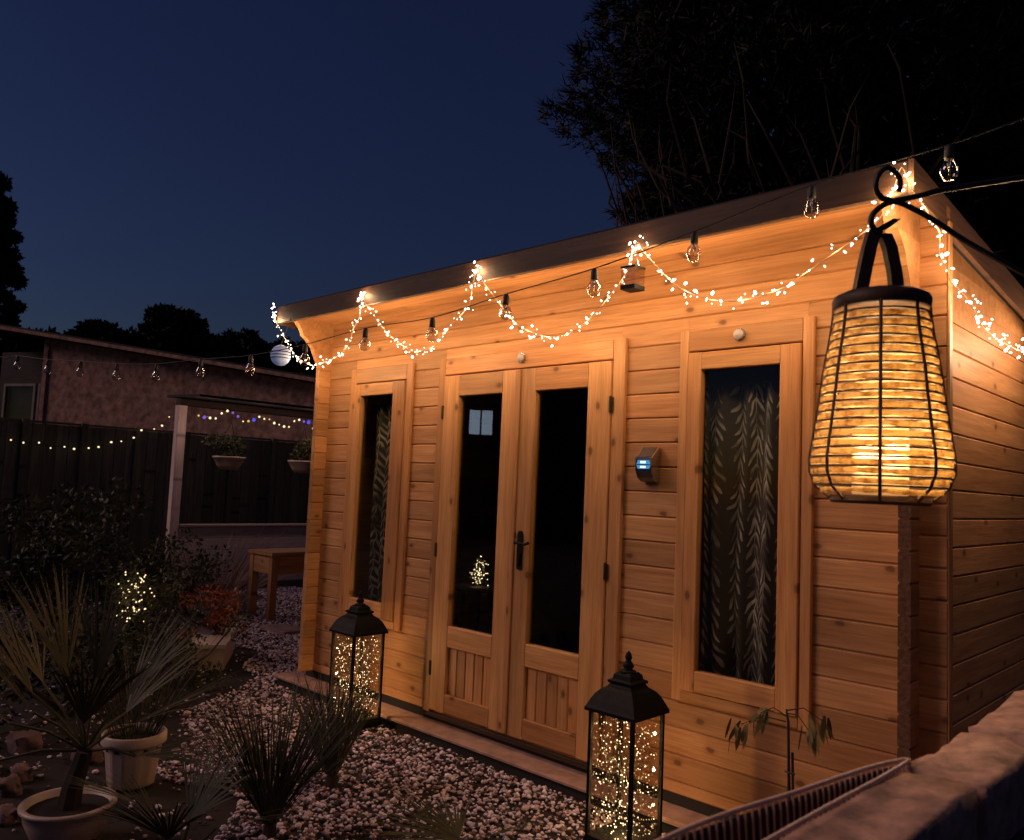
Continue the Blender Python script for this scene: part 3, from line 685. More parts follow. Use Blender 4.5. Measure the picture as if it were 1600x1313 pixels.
# ------------------------------------------------------------------ low stone wall, its post, bracket and hanging lantern
def rough_block(x0, x1, y0, y1, z0, z1, rough=0.012, seed=0, round_=0.07):
    rs = np.random.default_rng(seed); n = 10; vs = []; idx = {}; fs = []
    def P3(i, j, k):
        key = (i, j, k)
        if key not in idx:
            p = np.array([i, j, k], float)/n*2-1
            # round the edges
            L2 = np.linalg.norm(p); inf = np.max(np.abs(p)); q = p*(1-round_*(L2/inf-1)/0.732)
            q = (q+1)/2
            v = np.array([x0+(x1-x0)*q[0], y0+(y1-y0)*q[1], z0+(z1-z0)*q[2]]) + rs.normal(0, rough/5.5, 3) + rough*0.45*np.sin(p[[1, 2, 0]]*2.6+seed*1.7+p[[2, 0, 1]]*1.9)
            idx[key] = len(vs); vs.append(tuple(v))
        return idx[key]
    for i in range(n):
        for j in range(n):
            for f in ([(i,j,0),(i,j+1,0),(i+1,j+1,0),(i+1,j,0)], [(i,j,n),(i+1,j,n),(i+1,j+1,n),(i,j+1,n)],
                      [(i,0,j),(i+1,0,j),(i+1,0,j+1),(i,0,j+1)], [(i,n,j),(i,n,j+1),(i+1,n,j+1),(i+1,n,j)],
                      [(0,i,j),(0,i,j+1),(0,i+1,j+1),(0,i+1,j)], [(n,i,j),(n,i+1,j),(n,i+1,j+1),(n,i,j+1)]):
                fs.append(tuple(P3(*q) for q in f))
    return MB().add(vs, fs)
sw_ = thing('stone_wall', 'low garden wall of rough pinkish stone blocks beside the wire trough', 'wall', (4.70, -1.6, GZ))
obj('core', MB().box(4.575, 4.655, -3.0, -0.62, GZ-0.05, 0.68), 'stone_mossy_shaded', sw_, (0, 0, 0))
zs = [GZ, 0.16, 0.41, 0.645]
sd_ = 0; random.seed(12)
for c_ in range(3):
    yy = -3.02 + (0.13 if c_ % 2 else 0)
    while yy < -0.6:
        ln = random.uniform(0.26, 0.42); sd_ += 1
        obj('stone', rough_block(4.552, 4.61, yy, yy+ln-0.012, zs[c_], zs[c_+1]-0.01, 0.010, sd_), 'stone_block', sw_, (0, 0, 0), True)
        obj('stone', rough_block(4.615, 4.675+random.uniform(-.01, .015), yy, yy+ln-0.012, zs[c_], zs[c_+1]-0.01, 0.012, sd_+99), 'stone_mossy_shaded', sw_, (0, 0, 0), True)
        yy += ln
for (x0, x1, y0, y1, z0, z1, mt, rg) in ((4.546, 4.652, -2.62, -1.83, 0.64, 0.905, 'stone_block', .008), (4.545, 4.664, -1.818, -1.50, 0.64, 0.900, 'stone_block', .012),
        (4.545, 4.672, -1.485, -1.02, 0.64, 0.905, 'stone_block', .012), (4.55, 4.675, -1.0, -0.60, 0.64, 0.885, 'stone_block', .012), (4.548, 4.66, -3.02, -2.64, 0.64, 0.90, 'stone_block', .010),
        (4.640, 4.700, -2.50, -2.16, 0.60, 0.815, 'stone_mossy_shaded', .016), (4.655, 4.705, -2.12, -1.90, 0.60, 0.77, 'stone_mossy_shaded', .016), (4.655, 4.71, -1.80, -1.42, 0.60, 0.80, 'stone_mossy_shaded', .016)):
    sd_ += 1; obj('stone', rough_block(x0, x1, y0, y1, z0, z1, rg*(.75 if mt == 'stone_block' else 1), sd_, .022 if mt == 'stone_block' else .1), mt, sw_, (0, 0, 0), True)

# wire trough hooked on the wall's inner edge
tr = thing('wire_trough', 'narrow cream wire planter trough hooked along the stone wall', 'planter', (4.50, -2.2, 0.62))
far = [(4.540, -1.792), (4.517, -1.88), (4.489, -2.07), (4.466, -2.205), (4.455, -2.33), (4.452, -2.60), (4.47, -2.72)]
near = [(4.547, -1.80), (4.546, -1.93), (4.541, -2.075), (4.538, -2.226), (4.537, -2.35), (4.538, -2.60), (4.528, -2.72)]
rimz = 0.905
loop = catmull([(x, y, rimz) for x, y in far] + [(4.50, -2.745, rimz)] + [(x, y, rimz) for x, y in near[::-1]] + [(4.5425, -1.789, rimz), (4.540, -1.792, rimz)], 0.02)
obj('rim', MB().tube(loop, 0.0033, 6), 'wire_cream', tr, (0, 0, 0), True)
fp = catmull([(x, y, rimz) for x, y in far], 0.01); npth = catmull([(x, y, rimz) for x, y in near], 0.01)
def along(path, n):
    out = []; Ls = [0]
    for a, b in zip(path[:-1], path[1:]): Ls.append(Ls[-1]+(b-a).length)
    for i in range(n):
        d = Ls[-1]*(i+0.5)/n; k = max(j for j in range(len(Ls)) if Ls[j] <= d); k = min(k, len(path)-2)
        out.append(path[k].lerp(path[k+1], (d-Ls[k])/max(1e-9, Ls[k+1]-Ls[k])))
    return out
A_, B_ = along(fp, 64), along(npth, 64)
for a, b in zip(A_, B_):
    c = (a+b)/2; c.z = rimz-0.20
    a2 = a.lerp(c, 0.25); a2.z = rimz-0.10; b2 = b.lerp(c, 0.25); b2.z = rimz-0.10
    obj('wire', MB().tube([a, a2, a.lerp(c, .7)-Vector((0, 0, 0.055)), c, b.lerp(c, .7)-Vector((0, 0, 0.055)), b2, b], 0.0015, 4), 'wire_cream', tr, (0, 0, 0))
vs = []; fs = []
for a in fp:
    for dx, dz in ((-.006, -.010), (-.004, -.07), (.006, -.14), (.02, -.195)): vs.append((a.x+dx, a.y, rimz+dz))
for i in range(len(fp)-1):
    for q in range(3): fs.append((i*4+q, i*4+q+1, i*4+q+5, i*4+q+4))
ln_ = obj('liner', MB().add(vs, fs), 'coir', tr, (0, 0, 0)); sm = ln_.modifiers.new('thickness', 'SOLIDIFY'); sm.thickness = 0.003
mid = [a.lerp(b, 0.5) for a, b in zip(A_, B_)]
obj('bottom_wire', MB().tube([(p.x, p.y, rimz-0.20) for p in mid], 0.003, 5), 'wire_cream', tr, (0, 0, 0))
obj('middle_wire', MB().tube([(a.x+(b.x-a.x)*.12, a.y, rimz-0.105) for a, b in zip(A_, B_)], 0.0025, 5), 'wire_cream', tr, (0, 0, 0))

# post + bracket (out of frame on the right, standing on the wall)
bp = thing('bracket_post', 'dark square post behind the stone wall holding a scrolled iron bracket', 'post', (4.72, -1.14, GZ))
obj('shaft', MB().box(-0.03, 0.03, -0.03, 0.03, -0.01, 2.235), 'dark_timber', bp, (4.72, -1.14, GZ))
obj('post_cap', MB().lathe([(0.055, 0), (0.055, 0.015), (0.001, 0.05)], 4, rot=math.pi/4), 'dark_timber', bp, (4.72, -1.14, 2.136))
armA = [(4.378, -1.452, 1.868), (4.370, -1.470, 1.872), (4.366, -1.477, 1.888), (4.371, -1.473, 1.906), (4.387, -1.464, 1.922), (4.406, -1.446, 1.932), (4.445, -1.411, 1.945), (4.479, -1.379, 1.959), (4.60, -1.266, 1.992), (4.71, -1.16, 2.02)]
armB = [(4.411, -1.444, 1.951), (4.414, -1.444, 1.970), (4.409, -1.450, 1.988), (4.396, -1.464, 2.0), (4.382, -1.476, 1.986), (4.376, -1.479, 1.959), (4.384, -1.469, 1.938), (4.401, -1.451, 1.931), (4.42, -1.432, 1.924), (4.463, -1.387, 1.894), (4.51, -1.337, 1.853), (4.613, -1.229, 1.777), (4.70, -1.15, 1.70)]
obj('bracket_arm', MB().tube(catmull(armA, 0.008), 0.0062, 8), 'iron', bp, (0, 0, 0), True)
obj('bracket_scroll', MB().tube(catmull(armB, 0.008), 0.0058, 8), 'iron', bp, (0, 0, 0), True)

LC = Vector((4.376, -1.444, 1.306)); K = 1.7/1273.975
hl = thing('hanging_lantern', 'bulbous woven cane lantern glowing on an iron bracket', 'lantern', LC)
# radius profile measured downward from the cap
prof = [(0.394, 0.090), (0.345, 0.096), (0.27, 0.109), (0.19, 0.119), (0.125, 0.129), (0.085, 0.135), (0.060, 0.135), (0.034, 0.127), (0.015, 0.110), (0.0, 0.090)]
def rad(h_):
    for (h1, r1), (h2, r2) in zip(prof[:-1], prof[1:]):
        if h2 <= h_ <= h1: return r2+(r1-r2)*(h_-h2)/(h1-h2)
    return prof[0][1] if h_ > prof[0][0] else prof[-1][1]
obj('top_cap', MB().lathe([(0.0, 0.434), (0.078, 0.432), (0.093, 0.424), (0.097, 0.416), (0.095, 0.400), (0.090, 0.395), (0.084, 0.400), (0.082, 0.414), (0.0, 0.420)], 40), 'strap_wood', hl, LC, True)
obj('base_plate', MB().lathe([(0.0, -0.006), (0.092, -0.006), (0.098, 0.0), (0.096, 0.010), (0.0, 0.010)], 40), 'strap_wood', hl, LC)
ROWS = 20; pitch_ = 0.374/ROWS
for k in range(ROWS):
    h0 = 0.014+k*pitch_; hc = h0+pitch_*0.36
    vs = []; fs = []; n = 64; wob = random.uniform(0, 6.3); rows_ = []
    for j in range(n):
        a = 2*math.pi*j/n; r = rad(hc) - 0.003 + 0.0022*math.sin(a*8+math.pi*(k % 2)); dz = 0.0012*math.sin(3*a+wob)
        hh = pitch_*random.uniform(0.21, 0.34)
        for rr, zz in ((r+0.0018, -hh), (r+0.003, 0), (r+0.0018, hh), (r-0.0008, hh*0.9), (r-0.0008, -hh*0.9)): vs.append((rr*math.cos(a), rr*math.sin(a), hc+dz+zz))
    for j in range(n):
        for q in range(5): fs.append((j*5+q, ((j+1) % n)*5+q, ((j+1) % n)*5+(q+1) % 5, j*5+(q+1) % 5))
    obj('cane_band', MB().add(vs, fs), 'cane_weave', hl, LC, True)
    hw = h0+pitch_*0.88
    obj('cane_ring', MB().lathe([(rad(hw)-0.002, hw-0.0022), (rad(hw)+0.002, hw-0.0018), (rad(hw)+0.002, hw+0.0018), (rad(hw)-0.002, hw+0.0022)], 48, close=True), 'rib_cane', hl, LC)
face = math.atan2(CAM.y-LC.y, CAM.x-LC.x)
for k in range(8):
    a = 2*math.pi*k/8 + face; pts = []
    for i in range(15):
        h_ = 0.0+0.405*i/14; r = rad(h_)+0.002; pts.append((r*math.cos(a), r*math.sin(a), h_))
    obj('rib', MB().tube(pts, 0.0034, 6), 'rib_cane', hl, LC, True)
# strap handle
vw = Vector((rt.x, rt.y, 0)).normalized()
nv = Vector((-vw.y, vw.x, 0))
def strap(pts, w, th):
    vs = []
    for (a, z), wd in pts:
        c = vw*a
        for sa, sn in ((-1, -1), (1, -1), (1, 1), (-1, 1)): vs.append(c+vw*sa*wd/2+nv*sn*th/2+Vector((0, 0, z)))
    n = len(pts); fs = [(0, 3, 2, 1), tuple(range(4*n-4, 4*n))]
    for i in range(n-1):
        for q in range(4): fs.append((i*4+q, i*4+(q+1) % 4, (i+1)*4+(q+1) % 4, (i+1)*4+q))
    return MB().add(vs, fs)
hd = obj('handle', strap([((-0.046, 0.425), .026), ((-0.036, 0.48), .026), ((-0.026, 0.53), .026), ((-0.016, 0.565), .026), ((0.0, 0.572), .024), ((0.028, 0.592), .016)], 0.026, 0.022), 'strap_wood', hl, LC)
obj('handle', strap([((0.034, 0.425), .025), ((0.028, 0.48), .025), ((0.018, 0.53), .025), ((0.006, 0.560), .024)], 0.026, 0.020), 'strap_wood', hl, LC)
cn = thing('led_candle', 'cream pillar candle glowing inside the woven hanging lantern', 'candle', LC+Vector((0, 0, 0.013)))
obj('wax', MB().lathe([(0.0, 0.0), (0.052, 0.0), (0.054, 0.004), (0.054, 0.135), (0.050, 0.140), (0.0, 0.130)], 28), 'candle_wax', cn, LC+Vector((0, 0, 0.013)), True)
obj('flame', MB().lathe([(0.001, 0.0), (0.007, 0.010), (0.008, 0.018), (0.004, 0.034), (0.0005, 0.045)], 10), 'candle_glow', cn, LC+Vector((0, 0, 0.146)), True)
for zz, e_ in ((0.20, 2.4), (0.30, 1.2)):
    ld = bpy.data.lights.new('candle_and_fill', 'POINT'); ld.energy = e_; ld.color = (1.0, 0.72, 0.38); ld.shadow_soft_size = 0.03
    put(bpy.data.objects.new('candle_and_fill', ld), cn, LC+Vector((0, 0, zz)))
for k in range(3):  # added fill lamps on the camera side of the candle, away from its flame
    a = YAW - math.pi/2 + (k-1)*1.0
    ld = bpy.data.lights.new('candle_and_fill', 'POINT'); ld.energy = 0.9; ld.color = (1.0, 0.72, 0.38); ld.shadow_soft_size = 0.02
    put(bpy.data.objects.new('candle_and_fill', ld), cn, LC+Vector((0.08*math.cos(a), 0.08*math.sin(a), 0.10)))

# ------------------------------------------------------------------ plants
random.seed(23)
def rnd_unit():
    v = Vector((random.gauss(0, 1), random.gauss(0, 1), random.gauss(0, 1))); return v.normalized()
def blade(mb, base, d, ln, w, droop, nrm=None, seg=4):
    d = d.normalized(); side = d.cross(nrm if nrm is not None else rnd_unit())
    side = side.normalized() if side.length > 1e-4 else d.orthogonal().normalized()
    vs = []; p = Vector(base); dd = d.copy()
    for i in range(seg+1):
        t = i/seg; ww = w*(0.22+1.3*t)*(1-t)**0.75 if i < seg else 0.0004
        vs += [p-side*ww, p+side*ww]
        dd = (dd+Vector((0, 0, -droop/seg))).normalized(); p = p+dd*ln/seg
    mb.add(vs, [(2*i, 2*i+1, 2*i+3, 2*i+2) for i in range(seg)])
def fan_leaf(mb, root, hub, d, spread, ln, n, w=0.008, droop=0.25, cup=0.35):
    root, hub = Vector(root), Vector(hub); d = Vector(d).normalized()
    mid = root.lerp(hub, 0.5)+Vector((0, 0, 0.02))
    mb.tube([root, mid, hub], [0.007, 0.006, 0.005], 5)
    s_ = d.cross(Vector((0, 0, 1)))
    s_ = s_.normalized() if s_.length > 1e-3 else Vector((1, 0, 0))
    a0 = random.uniform(-0.35, 0.35); nn = s_.cross(d).normalized(); s_ = (s_*math.cos(a0)+nn*math.sin(a0)).normalized(); nn = s_.cross(d).normalized()
    for i in range(n):
        a = -spread/2+spread*i/(n-1)+random.gauss(0, .02)
        v = d*math.cos(a)+s_*math.sin(a)+nn*cup*(abs(a)/1.5)**1.5
        blade(mb, hub, v, ln*(0.80+0.2*math.cos(a))*random.uniform(.88, 1.06), w, droop*random.uniform(.4, 1.6), nn)
def palm(label, root, leaves, mat='palm_leaf', stem=None, n=22, w=0.0075, group='fan palms in the planting bed'):
    t = thing('fan_palm', label, 'palm', root, group)
    if stem:
        obj('trunk', MB().tube([Vector(root)+Vector(p) for p in stem], [0.045, 0.04, 0.035, 0.03][:len(stem)], 8), 'bark', t, (0, 0, 0))
    else:
        obj('trunk', MB().tube([Vector(root)+Vector((0, 0, -0.01)), Vector(root)+Vector((0.005, 0, 0.06))], [0.03, 0.022], 8), 'bark', t, (0, 0, 0))
    s0 = Vector(root)+(Vector(stem[-1]) if stem else Vector((0, 0, 0.05)))
    for (hub, d, sp, ln) in leaves:
        mb = MB(); fan_leaf(mb, s0, Vector(hub), d, sp, ln, n, w); obj('leaf', mb, mat, t, (0, 0, 0))
    return t
V = Vector
# view-space helper directions on the ground: right and away from the house side
gr = V((rt.x, rt.y, 0)).normalized(); ga = V((fwd.x, fwd.y, 0)).normalized()
def D(r_, a_, z_): return gr*r_ + ga*a_ + V((0, 0, z_))

# palm in front of the far lantern
def tuft(b, k, ln, lean=.55, sp=.75):
    out = []
    for i in range(k):
        a = 2*math.pi*(i+random.uniform(-.3, .3))/k; e = lean*random.uniform(.25, 1.0)
        d = V((math.cos(a)*e, math.sin(a)*e, 1)); out.append((b+V((math.cos(a)*.03, math.sin(a)*.03, .05)), d, sp*random.uniform(.8, 1.2), ln*random.uniform(.75, 1.08)))
    return out
b0 = V((1.74, -0.915, GZ))
palm('upright spiky palm growing in the gravel before the far lantern', b0, tuft(b0, 11, .50, .50, .7), n=13, w=.0065)
b1 = V((2.04, -1.40, GZ))
palm('broad palm clump with arching blades rooted in the gravel', b1, tuft(b1, 13, .56, .70, .8), 'palm_dark', n=13, w=.0065)
b2 = V((2.22, -1.85, GZ))
palm('low dark palm with a leaf spread over the rim of the round bowl', b2,
     [(b2+D(-.10, 0, .25), D(-.75, .1, .35), 1.7, .34), (b2+D(.03, .0, .22), D(.25, .2, .7), 1.5, .30), (b2+D(-.12, .1, .16), D(-.9, .3, .05), 1.5, .32), (b2+D(.12, 0, .2), D(.8, .2, .25), 1.5, .32), (b2+D(0, -.1, .2), D(-.1, -.5, .6), 1.5, .28)], 'palm_dark', n=24)
b3 = V((2.72, -0.98, GZ))
palm('low dark palm sprawling on the gravel between the two floor lanterns', b3,
     [(b3+D(-.02, 0, .08), D(-.8, .0, .30), 1.4, .34), (b3+D(.04, 0, .08), D(.75, .1, .30), 1.4, .34), (b3+D(0, -.05, .08), D(.1, -.8, .35), 1.5, .30), (b3+D(-.03, .03, .06), D(-.4, .6, .25), 1.3, .26)], 'palm_dark', n=22)
# large palm in the bowl
bw = V((1.60, -2.00, GZ))
bt = thing('planting_bowl', 'wide round pale bowl holding the tall fan palm', 'plant pot', bw)
obj('body', MB().lathe([(0.0, 0.0), (0.09, 0.0), (0.12, 0.02), (0.150, 0.09), (0.156, 0.125), (0.168, 0.13), (0.168, 0.142), (0.148, 0.142), (0.142, 0.11), (0.0, 0.10)], 40), 'plastic_white', bt, bw, True)
obj('soil', MB().lathe([(0.0, 0.10), (0.143, 0.10), (0.143, 0.118), (0.0, 0.124)], 24), 'soil', bt, bw)
b4 = bw+V((0, 0, 0.12))
lv = []
for (r_, a_, z_, dr_, da_, dz_, sp_, ln_) in ((-.20, .05, .40, -.62, .1, .80, .55, .52), (-.25, .0, .30, -.85, .0, .55, .6, .48), (-.10, .1, .45, -.30, .1, 1, .6, .46), (.02, .1, .46, .05, .1, 1, .7, .40), (.14, .1, .38, .45, .2, .85, .8, .40), (.20, .05, .30, .80, .1, .50, .8, .44), (.24, .0, .20, 1, .1, .22, .8, .40), (-.28, .0, .16, -1, .0, .15, .7, .42), (-.1, -.12, .38, -.35, -.4, .8, .7, .42), (.08, -.1, .34, .3, -.4, .8, .8, .36), (-.22, .15, .42, -.7, .4, .7, .6, .48), (.1, .2, .3, .3, .6, .7, .8, .40)):
    lv.append((b4+D(r_, a_, z_), D(dr_, da_, dz_), sp_*1.2, ln_))
palm('tall fan palm with a dark trunk growing from the pale bowl', b4, lv, 'palm_leaf', [(0, 0, -0.01), tuple(D(.01, 0, .08)), tuple(D(.03, 0, .15)), tuple(D(.045, 0, .21))], n=18, w=0.0075)
# white ribbed pot with a fine plant
def ribbed_pot(loc, r, h, label):
    t = thing('flower_pot', label, 'plant pot', loc, 'white pots in the planting bed')
    n = 48; prof_ = [(0.70, 0.0), (0.72, 0.04), (0.88, 0.80), (0.88, 0.82)]; vs = []; fs = []
    for rr, zz in prof_:
        for j in range(n):
            k = 1+(0.010 if (j//2) % 2 else -0.010)*(1 if 0.02 < zz < 0.81 else 0); a = 2*math.pi*j/n; vs.append((r*rr*k*math.cos(a), r*rr*k*math.sin(a), h*zz))
    for i in range(3):
        for j in range(n): fs.append((i*n+j, i*n+(j+1) % n, (i+1)*n+(j+1) % n, (i+1)*n+j))
    fs.append(tuple(range(n))[::-1])
    obj('body', MB().add(vs, fs), 'plastic_white', t, loc)
    obj('rim', MB().lathe([(r*0.86, h*0.80), (r*0.99, h*0.80), (r*1.0, h*0.83), (r*0.99, h*0.98), (r*0.96, h), (r*0.90, h), (r*0.86, h*0.86)], n, close=True), 'plastic_white', t, loc, True)
    obj('soil', MB().lathe([(0.0, h*0.70), (r*0.865, h*0.70), (r*0.865, h*0.80), (0.0, h*0.82)], 24), 'soil', t, loc)
    return t
pl = V((1.16, -1.59, GZ))
ribbed_pot(pl, 0.138, 0.225, 'ribbed white plastic pot with a thick rim standing on the gravel edge')
ft = thing('potted_grass', 'fine upright grassy plant growing in the ribbed white pot', 'plant', pl+V((0, 0, .17)))
mb = MB()
for i in range(150):
    a = random.uniform(0, 6.28); r_ = 0.085*math.sqrt(random.random())
    blade(mb, pl+V((r_*math.cos(a), r_*math.sin(a), .16)), V((math.cos(a)*.35, math.sin(a)*.35, 1))+rnd_unit()*.2, random.uniform(.22, .62), .0035, .45)
kind(obj('blades', mb, 'palm_leaf', ft, (0, 0, 0)), 'stuff')
# fallen leaf
mb = MB()
for i in range(3): blade(mb, V((1.28+.05*i, -1.38, GZ+.012+.002*i)), D(.9, .2-.3*i, .02), .22, .035, .02, V((0, 0, 1)))
tag(obj('fallen_leaf', mb, 'palm_leaf'), 'dry fallen leaf lying on the gravel beside the ribbed pot', 'leaf')

random.seed(77)
def leaf_cloud(mb, clumps, n, size, flat=0.0):
    for (c, r) in clumps:
        c = V(c)
        for i in range(n):
            d = rnd_unit(); p = c+V((d.x*r[0], d.y*r[1], d.z*r[2]))*(random.random()**0.4)
            a = (rnd_unit()+d*0.6+V((0, 0, flat))).normalized(); b = a.orthogonal().normalized(); b = (b*math.cos(i)+a.cross(b)*math.sin(i))
            s_ = size*random.uniform(.6, 1.4); nn = a.cross(b)
            mb.add([p, p+a*s_*.5+b*s_*.26+nn*s_*.06, p+a*s_, p+a*s_*.5-b*s_*.26+nn*s_*.06], [(0, 1, 2), (0, 2, 3)])
def shrub(label, root, clumps, n, size, mat, cat='shrub', group=None, stems=7):
    t = thing('garden_shrub', label, cat, root, group)
    mb = MB(); root = V(root)
    for i in range(stems):
        c, r = random.choice(clumps); mb.tube([root+V((random.gauss(0, .03), random.gauss(0, .03), -.01)), root.lerp(V(c), .5)+rnd_unit()*.05, V(c)+rnd_unit()*r[0]*.5], [.012, .008, .003], 5)
    obj('stem', mb, 'bark', t, (0, 0, 0))
    mb = MB(); leaf_cloud(mb, clumps, n, size); obj('foliage', mb, mat, t, (0, 0, 0))
    return t
def blob(root, w_, h_, k, r):
    return [(V(root)+V((random.gauss(0, w_*.42), random.gauss(0, w_*.42), random.uniform(.15, 1)*h_)), (r*random.uniform(.7, 1.3),)*2+(r*random.uniform(.6, 1),)) for _ in range(k)]
shrub('large dark evergreen shrub in front of the green fence', (-2.75, -0.75, GZ), blob((-2.75, -.75, GZ), .75, 1.15, 26, .22), 150, .06, 'leaf_dark', group='bed shrubs')
shrub('low dark leafy bush at the near end of the bed under the tall palm', (-.2, -1.45, GZ), blob((-.2, -1.45, GZ), .7, .45, 20, .18), 110, .05, 'leaf_dark', group='bed shrubs')
shrub('mid green bush wrapped with a cluster of gold lights', (-1.5, -.5, GZ), blob((-1.5, -.5, GZ), .40, .58, 18, .13), 110, .04, 'leaf_mid', group='bed shrubs')
shrub('loose green bush between the lit bush and the white low wall', (-3.1, .55, GZ), blob((-3.1, .55, GZ), .45, .75, 16, .16), 100, .05, 'leaf_mid', group='bed shrubs')
shrub('dark bush behind the potted grass by the gravel edge', (-.45, -.75, GZ), blob((-.45, -.75, GZ), .45, .35, 16, .12), 120, .035, 'leaf_dark', group='bed shrubs')
lt = thing('bush_lights', 'cluster of gold micro lights caught in the mid green bush', 'string lights', (-1.42, -.48, .25))
bl = [(-1.40+random.gauss(0, .075), -.62+random.gauss(0, .05), .33+random.gauss(0, .10)) for _ in range(75)] + [(-1.33+random.gauss(0, .05), -.6, .50+random.gauss(0, .02)) for _ in range(5)]
kind(obj('led', dots(MB(), bl, .0075), 'led_faint', lt, (0, 0, 0)), 'stuff')
obj('wire', MB().tube(catmull([V(p) for p in bl[::3]], .06), .0012, 3), 'cable', lt, (0, 0, 0))
ld = bpy.data.lights.new('bush_glow', 'POINT'); ld.energy = 0.25; ld.color = (1, .6, .25); ld.shadow_soft_size = .08
put(bpy.data.objects.new('bush_glow', ld), lt, (-1.36, -.68, .35))
# trough of red-leaved flowers
random.seed(5)
t = thing('trough_planter', 'pale rectangular trough planter holding red leaved flowers', 'planter', (-.92, -.20, GZ))
obj('body', MB().prism([(-.30, 0), (.30, 0), (.34, .17), (-.34, .17)], -.12, .12, 'y'), 'plastic_white', t, (-.92, -.20, GZ), rot=(0, 0, 2.55))
obj('rim', MB().box(-.355, .355, -.135, .135, .165, .19), 'plastic_white', t, (-.92, -.20, GZ), rot=(0, 0, 2.55))
shrub('red and orange leaved bedding plant spilling from the trough', (-.95, -.15, GZ+.15), blob((-.98, -.12, GZ+.15), .34, .36, 14, .07), 60, .035, 'leaf_red', 'flowers')
# feathery grass
t = thing('feather_grass', 'tall pinkish feathery grass before the low white plank wall', 'grass plant', (-3.55, 1.12, GZ))
mb = MB()
for i in range(420):
    a = random.uniform(0, 6.28); r_ = .3*math.sqrt(random.random()); b = V((-3.55+r_*math.cos(a), 1.12+r_*math.sin(a), GZ))
    blade(mb, b, V((math.cos(a)*.5, math.sin(a)*.5, 1))+rnd_unit()*.3, random.uniform(.5, 1.05), .004, .8)
kind(obj('blades', mb, 'grass_pink', t, (0, 0, 0)), 'stuff')
# staked sapling by the wall
sp = V((3.66, -.29, GZ))
t = thing('sapling', 'thin staked sapling with drooping leaves below the corner window', 'plant', sp)
obj('stem', MB().tube([sp+V((0, 0, -.02)), sp+V((-.004, 0, .3)), sp+V((-.012, 0, .60)), sp+V((-.02, 0, .645))], [.006, .006, .005, .003], 6), 'bark', t, (0, 0, 0))
obj('stake', MB().tube([sp+V((.018, 0, -.02)), sp+V((.008, -.006, .50))], .005, 6), 'bark', t, (0, 0, 0))
obj('tie', MB().tube([sp+V((-.016, -.01, .43)), sp+V((0, -.016, .43)), sp+V((.022, -.012, .43))], .004, 5), 'cable', t, (0, 0, 0))
for (o_, dr_) in (((-.02, 0, .60), (-.16, -.03, .02)), ((-.02, 0, .62), (-.10, .0, .05)), ((-.02, 0, .63), (.09, -.01, .02)), ((-.02, 0, .64), (.12, .02, .05))):
    a = sp+V(o_); b = a+V(dr_)+V((0, 0, -.06))
    obj('twig', MB().tube([a, a.lerp(b, .5)+V((0, 0, .025)), b], [.003, .002, .0015], 5), 'bark', t, (0, 0, 0))
    for k in range(8):
        mb = MB(); q = b+V((random.gauss(0, .018), random.gauss(0, .018), random.gauss(0, .012)))
        blade(mb, q, V((dr_[0]*2+random.gauss(0, .3), random.gauss(0, .3), -.8)), random.uniform(.06, .095), .019, .3); obj('leaf', mb, 'sapling_leaf', t, (0, 0, 0))
# pale rocks in the bed
for k, (x, y, s_, lb) in enumerate(((.92, -2.02, .055, 'pinkish rock lying left of the pale bowl'), (.78, -1.93, .05, 'small pinkish rock behind the pale bowl'), (.55, -2.05, .075, 'broad pale rock at the bed edge beyond the bowl'), (.35, -1.80, .08, 'rounded pale rock half under the palm leaves'), (.70, -1.62, .07, 'flat pale rock near the ribbed white pot'), (1.24, -2.10, .045, 'pink rock touching the pale bowl'))):
    o = obj('bed_rock', rough_block(x-s_, x+s_, y-s_*.8, y+s_*.8, GZ-.03, GZ+s_*.85, .014, 300+k, .2), 'pale_rock', None, (0, 0, 0), True); tag(o, lb, 'rock', 'pale rocks in the bed')
o = obj('stepping_stone', rough_block(-1.98, -1.55, .78, 1.05, GZ-.03, GZ+.02, .006, 77), 'pale_rock', None, (0, 0, 0), True); tag(o, 'flat pale stepping stone set in the gravel near the bench', 'stone')

# ------------------------------------------------------------------ bench beyond the cabin
t = thing('garden_bench', 'chunky wooden bench table standing on the gravel beside the cabin end', 'bench', (-2.4, 1.5, GZ))
bx0, bx1, by0, by1 = -2.72, -2.25, 1.02, 2.35
for k in range(4):
    a = bx0+(bx1-bx0)*k/4; board('top_board', t, 'bench_wood', (a, a+(bx1-bx0)/4-.004), (by0, by1), (.52, .555), 'y')
for x, y in ((bx0+.05, by0+.05), (bx1-.05, by0+.05), (bx0+.05, by1-.05), (bx1-.05, by1-.05)):
    board('leg', t, 'bench_wood', (x-.035, x+.035), (y-.035, y+.035), (GZ-.005, .518), 'z')
board('apron', t, 'bench_wood', (bx1-.045, bx1-.02), (by0+.09, by1-.09), (.34, .518), 'y'); board('apron', t, 'bench_wood', (bx0+.02, bx0+.045), (by0+.09, by1-.09), (.34, .518), 'y')
board('apron', t, 'bench_wood', (bx0+.09, bx1-.09), (by0+.02, by0+.045), (.34, .518), 'x')
t = thing('bench_plant', 'small dark bushy plant in a pot on the wooden bench', 'plant', (-2.45, 1.75, .555))
obj('pot', MB().lathe([(0, 0), (.06, 0), (.08, .12), (.086, .12), (.086, .14), (.07, .14), (0, .13)], 18), 'black_metal', t, (-2.45, 1.75, .556), True)
mb = MB(); leaf_cloud(mb, blob((-2.45, 1.75, .66), .14, .24, 8, .08), 80, .04); obj('foliage', mb, 'leaf_dark', t, (0, 0, 0))

